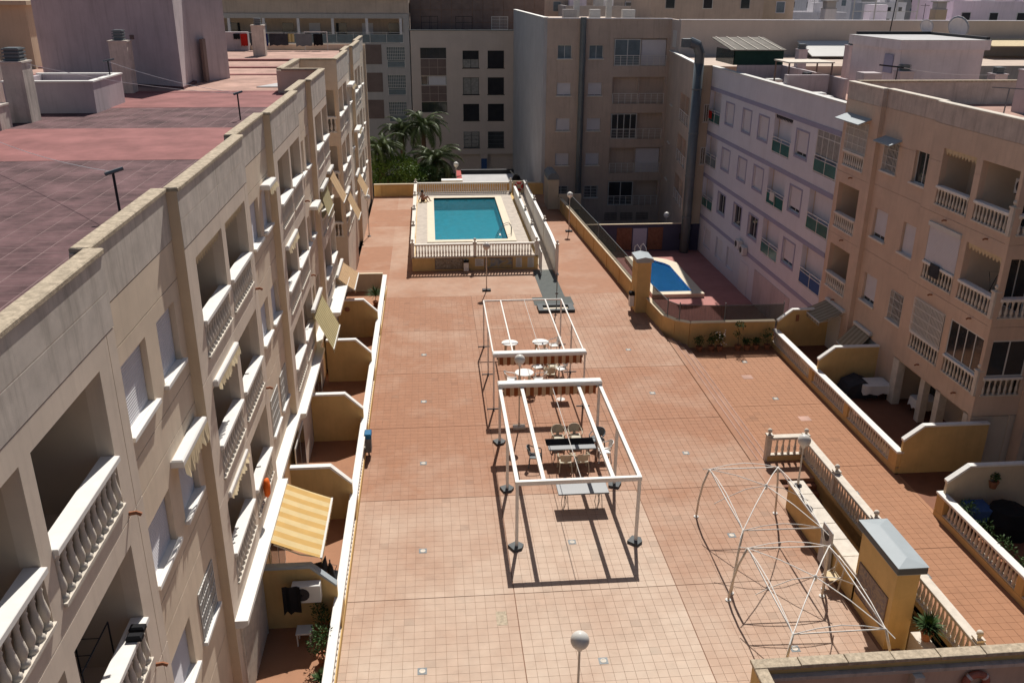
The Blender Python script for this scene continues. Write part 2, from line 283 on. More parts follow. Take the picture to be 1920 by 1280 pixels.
# ---------------------------------------------------------------- mesh helpers
class MB:
    def __init__(s): s.v = []; s.f = []; s.sm = False
    def add(s, vs, fs):
        b = len(s.v); s.v += [tuple(p) for p in vs]; s.f += [tuple(b+i for i in q) for q in fs]; return s
    def box(s, x0, y0, z0, x1, y1, z1):
        if x0 > x1: x0, x1 = x1, x0
        if y0 > y1: y0, y1 = y1, y0
        if z0 > z1: z0, z1 = z1, z0
        return s.add([(x0,y0,z0),(x1,y0,z0),(x1,y1,z0),(x0,y1,z0),(x0,y0,z1),(x1,y0,z1),(x1,y1,z1),(x0,y1,z1)],
              [(3,2,1,0),(4,5,6,7),(0,1,5,4),(1,2,6,5),(2,3,7,6),(3,0,4,7)])
    def bbox(s, x0, y0, z0, x1, y1, z1, c=0.01):
        """box with chamfered top edges"""
        return s.add([(x0,y0,z0),(x1,y0,z0),(x1,y1,z0),(x0,y1,z0),(x0,y0,z1-c),(x1,y0,z1-c),(x1,y1,z1-c),(x0,y1,z1-c),
                      (x0+c,y0+c,z1),(x1-c,y0+c,z1),(x1-c,y1-c,z1),(x0+c,y1-c,z1)],
              [(3,2,1,0),(8,9,10,11),(0,1,5,4),(1,2,6,5),(2,3,7,6),(3,0,4,7),(4,5,9,8),(5,6,10,9),(6,7,11,10),(7,4,8,11)])
    def prism(s, poly, z0, z1):
        n = len(poly); a = [(p[0], p[1], z0) for p in poly]; b = [(p[0], p[1], z1) for p in poly]
        return s.add(a+b, [tuple(range(n-1, -1, -1)), tuple(range(n, 2*n))]+[(i, (i+1) % n, n+(i+1) % n, n+i) for i in range(n)])
    def prism_axis(s, poly, a0, a1, ax):
        """polygon in the plane normal to axis ax (0: poly=(y,z), 1: poly=(x,z))"""
        n = len(poly)
        f = (lambda p, a: (a, p[0], p[1])) if ax == 0 else (lambda p, a: (p[0], a, p[1]))
        return s.add([f(p, a0) for p in poly]+[f(p, a1) for p in poly],
                     [tuple(range(n-1, -1, -1)), tuple(range(n, 2*n))]+[(i, (i+1) % n, n+(i+1) % n, n+i) for i in range(n)])
    def tube(s, pts, rad, n=6, caps=True):
        pts = [Vector(p) for p in pts]; rings = []; m = len(pts)
        for i, p in enumerate(pts):
            t = (pts[min(i+1, m-1)]-pts[max(i-1, 0)]).normalized()
            a = Vector((0, 0, 1)) if abs(t.z) < 0.9 else Vector((1, 0, 0))
            e1 = t.cross(a).normalized(); e2 = t.cross(e1)
            rr = rad[i] if isinstance(rad, (list, tuple)) else rad
            rings.append([p+e1*(rr*math.cos(2*math.pi*k/n))+e2*(rr*math.sin(2*math.pi*k/n)) for k in range(n)])
        vs = [q for rg in rings for q in rg]; fs = []
        for i in range(m-1):
            for k in range(n): fs.append((i*n+k, (i+1)*n+k, (i+1)*n+(k+1) % n, i*n+(k+1) % n))
        if caps: fs.append(tuple(range(n))); fs.append(tuple((m-1)*n+k for k in range(n-1, -1, -1)))
        return s.add(vs, fs)
    def bar(s, a, b, w, h=None):
        """square bar from a to b"""
        h = h or w; a = Vector(a); b = Vector(b); t = (b-a).normalized()
        up = Vector((0, 0, 1)) if abs(t.z) < 0.95 else Vector((0, 1, 0))
        e1 = t.cross(up).normalized()*w/2; e2 = e1.normalized().cross(t).normalized()*h/2
        vs = [p+x*e1+y*e2 for p in (a, b) for x, y in ((-1,-1),(1,-1),(1,1),(-1,1))]
        return s.add(vs, [(0,1,2,3),(7,6,5,4),(0,4,5,1),(1,5,6,2),(2,6,7,3),(3,7,4,0)])
    def lathe(s, prof, n=8, c=(0, 0, 0)):
        vs = [(c[0]+p[0]*math.cos(2*math.pi*k/n), c[1]+p[0]*math.sin(2*math.pi*k/n), c[2]+p[1]) for p in prof for k in range(n)]
        fs = [(i*n+k, i*n+(k+1) % n, (i+1)*n+(k+1) % n, (i+1)*n+k) for i in range(len(prof)-1) for k in range(n)]
        fs.append(tuple(range(n-1, -1, -1))); fs.append(tuple((len(prof)-1)*n+k for k in range(n)))
        return s.add(vs, fs)
    def ball(s, c, rr, n=10, m=6, sz=1.0):
        return s.lathe([(max(0.002, rr*math.sin(math.pi*i/m)), -rr*sz*math.cos(math.pi*i/m)) for i in range(m+1)], n, c)
    def quad(s, *p): return s.add(p, [tuple(range(len(p)))])
    def mesh(s, name, m, smooth=False):
        me = bpy.data.meshes.new(name); me.from_pydata(s.v, [], s.f)
        if m is not None: me.materials.append(M[m] if isinstance(m, str) else m)
        if smooth or s.sm: me.polygons.foreach_set('use_smooth', [True]*len(me.polygons))
        me.update(); return me
def link(name, me, parent=None, mw=None):
    o = bpy.data.objects.new(name, me); COL.objects.link(o)
    if parent is not None: o.parent = parent
    if mw is not None: o.matrix_basis = mw
    return o
def tag(o, label=None, cat=None, group=None, kind=None):
    if label: o['label'] = label
    if cat: o['category'] = cat
    if group: o['group'] = group
    if kind: o['kind'] = kind
    return o
def thing(name, label, cat, loc=(0, 0, 0), rz=0, group=None):
    o = bpy.data.objects.new(name, None); COL.objects.link(o); o.location = loc; o.rotation_euler = (0, 0, rz)
    o.empty_display_size = 0.3
    return tag(o, label, cat, group)
def part(name, mb, m, parent, world=False, smooth=False):
    """a mesh part; with world=True its coordinates are the scene's (the parent is unrotated)"""
    o = link(name, mb.mesh(name, m, smooth), parent)
    if world: o.location = -parent.location
    return o
def struct(name, mb, m): return tag(link(name, mb.mesh(name, m)), kind='structure')
CACHE = {}
def shared(key, fn, m, smooth=False):
    k = (key, m)
    if k not in CACHE: CACHE[k] = fn().mesh(key if isinstance(key, str) else key[0], m, smooth)
    return CACHE[k]
def T(x, y, z, sx=1, sy=1, sz=1): return Matrix.Translation((x, y, z)) @ Matrix.Diagonal((sx, sy, sz, 1))
def copy_tree(o, parent=None, **kw):
    c = o.copy(); COL.objects.link(c)
    if parent is not None: c.parent = parent; c.matrix_basis = o.matrix_basis
    for ch in list(o.children): copy_tree(ch, c)
    return c

BAL_PROF = [(0.5,0),(0.5,0.06),(0.34,0.09),(0.30,0.13),(0.46,0.22),(0.5,0.30),(0.40,0.44),(0.27,0.60),(0.24,0.74),(0.34,0.80),(0.26,0.84),(0.42,0.93),(0.42,1.0)]
def baluster_me(m='stone', hi=False): return shared('baluster'+('_fine' if hi else ''), lambda: MB().lathe(BAL_PROF, 12 if hi else 7), m, True)

def ball_post(parent, x, y, z0, z1, w, m='stone', name='post'):
    p = link(name, MB().bbox(-w/2, -w/2, 0, w/2, w/2, z1-z0-0.08, .004).box(-w/2-.03, -w/2-.03, z1-z0-0.08, w/2+.03, w/2+.03, z1-z0-0.02).mesh(name, m), parent, T(x, y, z0))
    link('finial', shared('finial', lambda: MB().lathe([(.035,0),(.06,.03),(.035,.06)], 8).ball((0,0,.15), .095, 10, 7), m, True), p, T(0, 0, z1-z0-0.02))
    return p

def balustrade(name, label, p0, p1, z0, z1, base=0.25, cap=0.1, spacing=0.2, thick=0.26, posts=(), group=None, base_m='yellow', bal_m='stone', cap_m='white', piers=(), brad=0.13, dz=0.0):
    """free-standing balustrade wall from p0 to p1: base wall, balusters, cap; dz: rise over its length"""
    v = Vector((p1[0]-p0[0], p1[1]-p0[1], 0)); L = v.length; rz = math.atan2(v.y, v.x)
    t = thing(name, label, 'balustrade', (p0[0], p0[1], z0), rz, group); h = z1-z0
    part('base_wall', MB().box(0, -thick/2, 0, L, thick/2, base), base_m, t)
    part('cap', MB().bbox(-.02, -thick/2-.03, h-cap, L+.02, thick/2+.03, h, .012), cap_m, t)
    me = baluster_me(bal_m); bh = h-cap-base; n = int(L/spacing)
    part('foot_rail', MB().box(0, -thick/2+.03, base, L, thick/2-.03, base+.04), bal_m, t)
    for i in range(n):
        x = (i+.5)*L/n
        if any(abs(x-q) < w/2+.06 for q, w in piers) or any(abs(x-q) < .2 for q in posts): continue
        link('baluster', me, t, T(x, 0, base+.04, brad, brad, bh-.04))
    for q, w in piers: part('pier', MB().box(q-w/2, -thick/2+.01, base, q+w/2, thick/2-.01, h-cap), base_m, t)
    for q in posts: ball_post(t, q, 0, 0, h+.12, .2, bal_m)
    return t

# ---------------------------------------------------------------- facades
def frame_m(P, N):
    N = Vector(N); U = Vector((0, 0, 1)).cross(N); D = -N
    return Matrix(((U.x, D.x, 0, P[0]), (U.y, D.y, 0, P[1]), (U.z, D.z, 1, P[2]), (0, 0, 0, 1)))
def wall_mesh(w, z0, z1, holes=(), grooves=(), t=0.26, gw=0.022, gd=0.018):
    """wall in local u(x), depth(y, 0 = face), z with openings and recessed joints"""
    us = {0.0, w}; zs = {z0, z1}
    for h in holes: us |= {h[0], h[2]}; zs |= {h[1], h[3]}
    for k, p in grooves:
        (zs if k == 'h' else us).update((p-gw/2, p+gw/2))
    us = sorted(x for x in us if -1e-6 <= x <= w+1e-6); zs = sorted(x for x in zs if z0-1e-6 <= x <= z1+1e-6)
    def dep(i, j):
        if not (0 <= i < len(us)-1 and 0 <= j < len(zs)-1): return t
        cu = (us[i]+us[i+1])/2; cz = (zs[j]+zs[j+1])/2
        for h in holes:
            if h[0] < cu < h[2] and h[1] < cz < h[3]: return t
        for k, p in grooves:
            if abs((cz if k == 'h' else cu)-p) < gw/2: return gd
        return 0.0
    mb = MB(); D = {(i, j): dep(i, j) for i in range(-1, len(us)) for j in range(-1, len(zs))}
    for j in range(len(zs)-1):
        i = 0
        while i < len(us)-1:
            dd = D[i, j]
            if dd < t: mb.quad((us[i], dd, zs[j]), (us[i+1], dd, zs[j]), (us[i+1], dd, zs[j+1]), (us[i], dd, zs[j+1]))
            i += 1
    for i in range(-1, len(us)-1):
        for j in range(0, len(zs)-1):
            a = D[i, j]; b = D[i+1, j] if i+1 < len(us)-1 else t
            if i == -1: a = t
            if abs(a-b) > 1e-5:
                x = us[i+1]; q = [(x, a, zs[j]), (x, b, zs[j]), (x, b, zs[j+1]), (x, a, zs[j+1])]; mb.quad(*(q if a > b else q[::-1]) ) if True else None
    for j in range(-1, len(zs)-1):
        for i in range(0, len(us)-1):
            a = D[i, j] if j >= 0 else t; b = D[i, j+1] if j+1 < len(zs)-1 else t
            if abs(a-b) > 1e-5:
                z = zs[j+1]; q = [(us[i], a, z), (us[i], b, z), (us[i+1], b, z), (us[i+1], a, z)]; mb.quad(*(q if a < b else q[::-1]))
    return mb

def shutter_mb(w, h):
    mb = MB(); n = max(4, int(h/0.055)); p = h/n
    for i in range(n):
        z = i*p; mb.quad((0, .012, z), (w, .012, z), (w, 0, z+p*.75), (0, 0, z+p*.75)); mb.quad((0, 0, z+p*.75), (w, 0, z+p*.75), (w, .012, z+p), (0, .012, z+p))
    return mb
def frame_mb(w, h, n=2, b=0.05, tr=None):
    mb = MB().box(0, 0, 0, w, .05, b).box(0, 0, h-b, w, .05, h).box(0, 0, b, b, .05, h-b).box(w-b, 0, b, w, .05, h-b)
    for i in range(1, n): x = w*i/n; mb.box(x-b/2, 0.002, b, x+b/2, .048, h-b)
    if tr: mb.box(b, 0.004, h*tr-b/2, w-b, .046, h*tr+b/2)
    return mb
def grille_mb(w, h, s=0.11, r_=0.011, curl=True):
    mb = MB(); n = max(2, int(w/s))
    for i in range(n+1):
        x = w*i/n; mb.box(x-r_, -r_, 0, x+r_, r_, h)
    for z in (0.02, h*.25, h*.5, h*.75, h-.02): mb.box(0, -r_-.002, z-r_, w, r_+.002, z+r_)
    return mb
class Fac:
    def __init__(s, parent, P, N):
        s.p = parent; s.M = Matrix.Translation(-parent.location) @ frame_m(P, N)
    def add(s, name, mb, m, u=0, y=0, z=0, parent=None, smooth=False):
        me = mb if isinstance(mb, bpy.types.Mesh) else mb.mesh(name, m, smooth)
        if parent is None: return link(name, me, s.p, s.M @ T(u, y, z))
        return link(name, me, parent, T(u, y, z))
    def wall(s, w, z0, z1, m, holes=(), grooves=(), t=0.26, u=0, name='wall'):
        return s.add(name, wall_mesh(w, z0, z1, holes, grooves, t), m, u=u)
    def window(s, u, z, w, h, kind='shutter', depth=0.14, sill='stone_w', fr='frame', blind='blind', gm='frame', n=2, pane='glass', down=0.5, out=0.10):
        k = round(w, 2), round(h, 2)
        if kind in ('shutter', 'half'):
            f = s.add('window', shared(('window', 1, n)+k, lambda: frame_mb(w, h, n), fr), fr, u, depth, z)
        else:
            f = s.add('window', shared(('window', n)+k, lambda: frame_mb(w, h, n), fr), fr, u, depth, z)
        sub = lambda name, me, y=0, zz=0, uu=0: link(name, me, f, T(uu, y, zz))
        if kind == 'shutter': sub('shutter', shared(('shutter',)+k, lambda: shutter_mb(w-.04, h), blind), -.03, 0, .02)
        else:
            sub('pane', shared(('pane',)+k, lambda: MB().box(.04, .02, .04, w-.04, .03, h-.04), pane))
            if kind == 'half': sub('shutter', shared(('shutter_half', down)+k, lambda: shutter_mb(w-.04, h*down), blind), -.03, h*(1-down), .02)
            if kind == 'grille': sub('grille', shared(('grille',)+k, lambda: grille_mb(w, h), gm), -depth-.02)
        if sill: sub('sill', shared(('sill', sill)+k, lambda: MB().bbox(-.09, -depth-out, -.07, w+.09, -depth-.003, 0.016, .008).box(.004, -depth-.003, -.03, w-.004, -.002, .0155), sill))
        return f
    def loggia(s, u, z, w, h, t=0.26, d=1.5, m='loggia', door=True, floor_drop=0.1, open0=False, open1=False):
        z0 = z-floor_drop; mb = MB()
        mb.quad((0, d, 0), (w, d, 0), (w, d, h+floor_drop), (0, d, h+floor_drop))
        if not open0: mb.quad((0, t, 0), (0, d, 0), (0, d, h+floor_drop), (0, t, h+floor_drop))
        if not open1: mb.quad((w, d, 0), (w, t, 0), (w, t, h+floor_drop), (w, d, h+floor_drop))
        mb.quad((0, t, 0), (w, t, 0), (w, d, 0), (0, d, 0)); mb.quad((0, d, h+floor_drop), (w, d, h+floor_drop), (w, t, h+floor_drop), (0, t, h+floor_drop))
        o = s.add('loggia', mb, m, u, 0, z0)
        if door:
            dw = min(1.5, w*.6); f = link('door', frame_mb(dw, 2.1, 2).mesh('door', 'frame'), o, T(w*.5-dw/2, d-.06, 0))
            link('pane', MB().box(.04, .02, .04, dw-.04, .03, 2.06).mesh('pane', 'glass'), f)
        return o
    def rail(s, u, z, w, h, m='stone', cap_m='white', spacing=0.2, rad=0.13, hi=False, capw=0.3, lip=0.06, y0=-0.05):
        """baluster railing set in an opening whose bottom is z"""
        o = s.add('railing', MB().box(0.003, y0, 0, w-.003, y0+.2, lip), m, u, 0, z)
        link('cap', MB().bbox(0.004, y0-.03, h-.09, w-.004, y0-.03+capw, h, .01).box(0.004, y0+.03, h-.14, w-.004, y0+.15, h-.09).mesh('cap', cap_m), o)
        n = max(2, int(w/spacing)); me = baluster_me(m, hi)
        for i in range(n): link('baluster', me, o, T((i+.5)*w/n, y0+.09, lip, rad, rad, h-.14-lip))
        return o
    def metal_rail(s, u, z, w, h, glass='glass_g', posts=2, y=-0.02, m='framew'):
        mb = MB().box(0, y, h-.04, w, y+.05, h).box(0, y, h-.22, w, y+.04, h-.19).box(0, y, .04, w, y+.04, .08)
        for i in range(posts+1): x = .02+(w-.04)*i/posts; mb.box(x-.02, y+.001, 0, x+.02, y+.039, h-.04)
        o = s.add('railing', mb, m, u, 0, z)
        for i in range(posts):
            a = .02+(w-.04)*i/posts+.03; b = .02+(w-.04)*(i+1)/posts-.03
            link('pane', MB().box(a, y+.015, .09, b, y+.025, h-.24).mesh('pane', glass), o)
        return o
    def bars_rail(s, u, z, w, h, m='framew', y=-0.02):
        mb = MB().box(0, y, h-.04, w, y+.04, h)
        for q in range(1, 6): mb.box(0, y+.01, q*h/6.5-.01, w, y+.03, q*h/6.5+.01)
        for i in range(5): x = .02+(w-.04)*i/4; mb.box(x-.02, y, 0, x+.02, y+.04, h-.04)
        return s.add('railing', mb, m, u, 0, z)

# ================================================================ SETTING
street = struct('street', MB().box(-1500, -400, -4.6, 1500, 3000, -4.2), 'street')
TILE = MB().box(0, 0, -.02, 1, 1, 0); TILE.f = [f for f in TILE.f if f != (3,2,1,0)]
def tiled(parent, xb, yb, z, m, s=0.3, gap=0.008, bigs=0.022, skip=None, near=None):
    """pave bays; tiles of the rows in `near` are separate objects, the others one joined piece"""
    mb = MB(); me = TILE.mesh('tile', m) if near else None; cnt = 0
    for X0, X1 in zip(xb[:-1], xb[1:]):
        nx = max(1, round((X1-X0)/s))
        for Y0, Y1 in zip(yb[:-1], yb[1:]):
            ny = max(1, round((Y1-Y0)/s)); wx = (X1-X0-bigs)/nx; wy = (Y1-Y0-bigs)/ny
            for i in range(nx):
                for j in range(ny):
                    x = X0+bigs/2+i*wx+gap/2; y = Y0+bigs/2+j*wy+gap/2
                    if skip and skip(x+wx/2, y+wy/2): continue
                    e = random.uniform(-.0012, .0012)
                    if near and near[0] < y < near[1] and cnt < 300:
                        link('tile', me, parent, T(x, y, z+e, wx-gap, wy-gap, 1)); cnt += 1; continue
                    a, b = x+wx-gap, y+wy-gap
                    mb.add([(x,y,z+e),(a,y,z+e),(a,b,z+e),(x,b,z+e),(x,y,z-.012),(a,y,z-.012),(a,b,z-.012),(x,b,z-.012)],
                           [(0,1,2,3),(4,5,1,0),(5,6,2,1),(6,7,3,2),(7,4,0,3)])
    o = link('tile', mb.mesh('tile', m), parent); o['kind'] = 'stuff'; return o
plaza = MB()
plaza.prism([(-3, -12), (12.3, -12), (12.3, 50.97), (-3, 50.97)], -4.2, -.012)
plaza.box(12.31, -12, -4.2, 12.9, 30.0, -.012)
upper = struct('plaza', plaza, 'grout')
yb = [11.07+5.7*k for k in range(8)]
tiled(upper, [-3.0, 2.2, 7.3, 12.3], yb, 0.0, 'tile', near=(18.45, 20.6))
far = struct('far_plaza', MB().prism([(-5.1, 52.3), (-3, 52.3), (-3, 50.97), (12.3, 50.97), (11.9, 56), (10.6, 79), (-5.1, 79)], -4.2, 0.0), 'tile')
low = struct('lower_plaza', MB().prism([(13.38, 30.1), (18.05, 30.1), (18.05, 43.0), (13.38, 43.0)], -4.2, -.512).box(14.35, -12, -4.2, 18.05, 30.095, -.512), 'grout')
tiled(low, [13.38, 18.05], [30.1, 35.8, 41.5, 43.0], -.5, 'tile_low')
tiled(low, [14.35, 18.05], [15.0, 18.7, 24.4, 30.1], -.5, 'tile_low')
st = struct('steps', MB(), 'tile_low')
for i in range(3):
    o = link('step', MB().bbox(12.33+.36*i, 30.0, -4.0, 12.31+.36*(i+1)-.003, 43.3, -.165*(i+1)+.16-.0, .02).mesh('step', 'tile'), st)
for i in range(3):
    link('nosing', MB().box(12.33+.36*i+.29, 30.02, -.165*(i+1)+.1605, 12.33+.36*(i+1)-.035, 43.28, -.165*(i+1)+.167).mesh('nosing', 'roofpale'), st); link('joint', MB().box(12.33+.36*i+.262, 30.02, -.165*(i+1)+.1595, 12.33+.36*i+.288, 43.28, -.165*(i+1)+.1635).mesh('joint', 'grout'), st)
court = struct('pool_court', MB().prism([(13.5, 43.2), (15.06, 43.2), (15.06, 68), (11.5, 68), (12.6, 46)], -4.2, -2.0).box(17.44, 43.2, -4.2, 21, 68, -2.0).box(15.065, 43.2, -4.2, 17.435, 56.0, -2.002).box(15.065, 63.8, -4.2, 17.435, 68, -2.002), 'court')
terr_l = struct('terrace_floor', MB().box(-5.3, 16, -.3, -3.1, 52.3, 0.0), 'tile_low')
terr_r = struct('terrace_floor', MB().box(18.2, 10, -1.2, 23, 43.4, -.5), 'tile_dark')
entry = struct('entrance_floor', MB().box(18.051, 26.5, -1.0, 18.2, 29.3, -.502), 'tile_low')

# floor drains
def drain_mb():
    mb = MB().box(-.13, -.13, 0, .13, .13, .006)
    return mb
dr_lab = {}
def drain(x, y, z, label):
    t = thing('floor_drain', label, 'drain', (x, y, z), 0, 'round floor drains in the paving')
    link('plate', shared('plate', drain_mb, 'grey_metal'), t)
    link('grate', shared('grate', lambda: MB().lathe([(.085, .006), (.085, .012), (.05, .013), (.05, .007)], 14), 'stone'), t)
ends = ['nearest the camera', 'second nearest', 'third nearest', 'fourth nearest', 'farthest of the row']
for col, (x, ys, w) in enumerate([(-.62, (19.35, 24.95, 30.8, 36.4, 41.9), 'left of the pergolas'), (9.92, (19.37, 25.0, 30.8, 36.5, 41.8), 'right of the pergolas')]):
    for y, e in zip(ys, ends): drain(x, y, 0.0, 'round grey paving drain '+w+', '+e)
drain(4.4, 19.34, 0, 'small square drain beside the nearest globe lamp'); drain(4.4, 25.05, 0, 'small drain in the floor inside the near pergola')
for y, e in ((22.9, 'beside the grey capped wall block'), (28.1, 'between the two long balustrades'), (36.5, 'in the middle of the lower paving'), (40.9, 'just before the flower pots')):
    drain(15.85, y, -.5, 'faint drain in the lower paving '+e)
for (x, y, w, h, mm, lab) in ((1.56, 21.05, .32, .62, 'coping', 'ochre replacement tile in the paving left of the near lamp'),):
    tag(link('paving_patch', MB().box(x, y, -.01, x+w, y+h, .004).mesh('paving_patch', mm)), lab, 'paving patch')
for x, y, lab in ((15.1, 38.8, 'pale square patch in the lower paving nearer the flower pots'), (16.15, 34.15, 'pale square patch in the lower paving nearer the stair balustrade')):
    tag(link('paving_patch', MB().box(x, y, -.51, x+.5, y+.45, -.495).mesh('paving_patch', 'roofpale')), lab, 'paving patch')

# ================================================================ LEFT APARTMENT BUILDING
LB = thing('apartment_building', 'long beige apartment building with red flat roof and balustrade balconies on the left', 'building', (-5.1, 6, 0))
TOPZ = 13.55
def left_face(y0, y1, X, holes, m, wins=(), bals=(), ztop=TOPZ, zbot=0.0, grooves=None, hi=False):
    f = Fac(LB, (X, y0, 0), (1, 0, 0)); w = y1-y0
    hs = [(a-y0, b, c-y0, dd) for a, b, c, dd in holes]
    if grooves is None: grooves = [('h', 12.55), ('h', 9.45-.35), ('h', 6.35-.35), ('h', 8.0-.9), ('h', 4.0), ('h', 1.2)]
    f.wall(w, zbot, ztop, m, hs, grooves)
    return f
FL = [9.58, 6.46, 3.46]
def l_prot(y0, y1, ops, hi=False, side_open=None):
    holes = []
    for a, b in ops:
        for k, z in enumerate(FL): holes.append((a, z, b, z+2.37))
    gr = [('h', 12.35), ('h', 9.25), ('h', 6.15), ('v', y1-y0-.35)]
    f = left_face(y0, y1, -5.1, holes, 'facade', grooves=gr)
    for a, b in ops:
        for k, z in enumerate(FL):
            f.loggia(a-y0, z, b-a, 2.37, m='loggia', d=2.0 if y0 == 52.3 and a < 53 else 1.5, open0=(y0 == 52.3 and a < 53))
            f.rail(a-y0, z, b-a, .92, hi=hi, m='stone', rad=.16 if True else .13, spacing=.215)
    # weathered parapet band, a hair proud
    f.wall(y1-y0+.004, 12.36, TOPZ+.002, 'parapet', t=.2, u=-.002, name='parapet', grooves=[('h', 12.95), ('v', (y1-y0)*.5)]).matrix_basis @= T(0, -.006, 0)
    f.add('end_face', MB().box(-.012, .003, 0, -.001, .25, TOPZ-.003), 'side')  # thin strip added to carry the painted bounce tint
    f.add('coping', MB().bbox(-.04, -.04, TOPZ+.003, y1-y0+.04, .27, TOPZ+.085, .02), 'coping')
    return f
def l_rec(y0, y1, wins, kinds=('shutter',)*8):
    rows = [(10.1, 1.3), (7.0, 1.2), (3.85, 1.25)]; holes = []
    for a, b in wins:
        for z, h in rows: holes.append((a, z, b, z+h))
    f = left_face(y0, y1, -5.32, holes, 'facade2', grooves=[('h', 12.55), ('h', 11.75), ('h', 8.9), ('h', 5.8), ('h', 2.7), ('h', 9.7-.1), ('h', 6.6-.1)])
    i = 0
    for z, h in rows:
        for a, b in wins:
            f.window(a-y0, z, b-a, h, kinds[i % len(kinds)], sill='white' ); i += 1
    f.wall(y1-y0+.004, 12.56, TOPZ, 'parapet', t=.2, u=-.002, name='parapet').matrix_basis @= T(0, -.005, 0)
    f.add('coping', MB().bbox(.05, -.04, TOPZ+.003, y1-y0-.05, .27, TOPZ+.083, .02), 'coping')
    return f
fA = l_prot(2.0, 13.7, [(3.4, 5.95), (7.4, 9.95), (10.3, 12.85)], hi=True)
fB = l_rec(13.7, 18.18, [(14.25, 15.7), (16.42, 17.7)], ('shutter', 'shutter', 'shutter', 'shutter', 'shutter', 'grille'))
fC = l_prot(18.18, 25.0, [(18.93, 21.5), (21.9, 24.45)])
fD = l_rec(25.0, 29.6, [(26.15, 27.45), (28.05, 29.3)], ('shutter', 'shutter', 'shutter', 'shutter', 'grille', 'grille'))
fE = l_prot(29.6, 36.0, [(30.3, 32.8), (33.15, 35.6)])
fF = l_rec(36.0, 40.4, [(37.0, 38.2), (38.8, 39.9)], ('shutter', 'glass'))
fG = l_prot(40.4, 46.1, [(41.0, 43.4), (43.75, 46.0)])
fH = l_prot(52.3, 59.6, [(52.42, 54.9), (55.3, 57.6)])
fI = l_rec(59.6, 64.0, [(60.4, 61.6), (62.2, 63.3)])
fJ = l_prot(64.0, 70.6, [(64.7, 67.0), (67.5, 69.8)])
fK = l_rec(70.6, 77.5, [(71.5, 72.7), (74.2, 75.4)])
# end faces of the notch and the corner balconies on it
part('wall', MB().box(-7.4, 46.0, 0, -7.1, 52.4, TOPZ), 'facade2', LB, True)
part('wall', MB().box(-7.2, 46.1-.2, 0, -5.46, 46.1-.02, TOPZ-.01), 'facade2', LB, True)
fn = Fac(LB, (-7.1, 52.285, 0), (0, -1, 0))
fn.wall(1.99, 0, TOPZ-.01, 'facade2', [(.3, z, 1.99-.14, z+2.37) for z in FL], [('h', 12.35), ('h', 9.3), ('h', 6.2)])
for z in FL: fn.rail(.3, z, 1.54, .92, m='stone_w', rad=.16, spacing=.22); 
for z in FL: ball_post(LB, -5.22+5.1, 52.42-6, z, z+1.12, .2, 'stone_w')
part('coping', MB().bbox(-7.15, 52.25, TOPZ, -5.15, 52.6, TOPZ+.1).bbox(-7.42, 46.2, TOPZ, -7.08, 52.25, TOPZ+.1).bbox(-7.15, 45.8, TOPZ, -5.2, 46.1, TOPZ+.099), 'coping', LB, True)
# back and ends of the block
part('wall', MB().box(-44, 77.6, -4.2, -5.15, 77.9, TOPZ-.6).box(-44.3, -2, -4.2, -44, 77.9, 12.4).box(-44, -2.3, -4.2, -5.2, -2, 12.4).box(-5.46,-2,-4.2,-5.1,1.99,TOPZ-.02), 'facade2', LB, True)
roof = part('roof', MB().prism([(-44, -2), (-5.45, -2), (-5.45, 46.0), (-7.4, 46.0), (-7.4, 52.4), (-5.45, 52.4), (-5.45, 77.6), (-44, 77.6)], 12.2, 12.47), 'roofpale', LB, True)
part('roof_strip', MB().box(-44, 27.8, 12.4, -5.7, 34.4, 12.482).box(-44, 40.4, 12.4, -5.7, 46.3, 12.484), 'roofpink', LB, True)
pav = MB(); pav2 = MB()
def pavers(mb, y0, y1, sx=0.62, sy=0.42):
    y = y0; j = 0
    while y < y1-.05:
        x = -30.0
        while x < -5.9:
            e = random.uniform(0, .006); mb.box(x+.012, y+.012, 12.45, min(x+sx-.012, -5.72), min(y+sy, y1)-.012, 12.4768+e*.2); x += sx
        y += sy; j += 1
pavers(pav, 8, 27.8); pavers(pav2, 34.4, 40.4)
for mb in (pav, pav2): part('roof_paver', mb, 'roofdark', LB, True)['kind'] = 'stuff'
part('roof_strip', MB().box(-30, 8, 12.44, -5.7, 27.8, 12.476).box(-30, 34.4, 12.44, -5.7, 40.4, 12.476), 'roofjoint', LB, True)
part('roof_strip', MB().box(-40, 46.3, 12.3, -7.5, 46.9, 12.5).box(-40, 55.5, 12.3, -7.5, 56.1, 12.52).box(-40, 60.3, 12.3, -5.6, 60.9, 12.55).box(-40, 66.2, 12.3, -5.6, 66.7, 12.6), 'roofpink', LB, True)
part('roof_sheet', MB().prism([(-8.9, 48.6), (-7.45, 48.6), (-7.45, 52.2)], 12.45, 12.52), 'grey', LB, True)
# ground floor ledge (long white slab)
part('ledge', MB().prism_axis([(-5.1, 2.93), (-4.78, 2.93), (-4.78, 2.80), (-4.92, 2.71), (-5.1, 2.71)], 18.18, 25.0, 1), 'white', LB, True)
part('ledge', MB().prism_axis([(-5.32, 2.93), (-4.98, 2.93), (-4.98, 2.80), (-5.1, 2.71), (-5.32, 2.71)], 25.002, 29.6, 1), 'white', LB, True)
part('ledge', MB().prism_axis([(-5.1, 2.93), (-4.78, 2.93), (-4.78, 2.80), (-4.92, 2.71), (-5.1, 2.71)], 29.602, 36.0, 1).prism_axis([(-5.32, 2.93), (-4.98, 2.93), (-4.98, 2.80), (-5.1, 2.71), (-5.32, 2.71)], 36.002, 40.4, 1), 'white', LB, True)
part('ledge', MB().prism_axis([(-5.1, 2.93), (-4.5, 2.93), (-4.5, 2.80), (-4.7, 2.71), (-5.1, 2.71)], 40.402, 46.0, 1), 'white', LB, True)
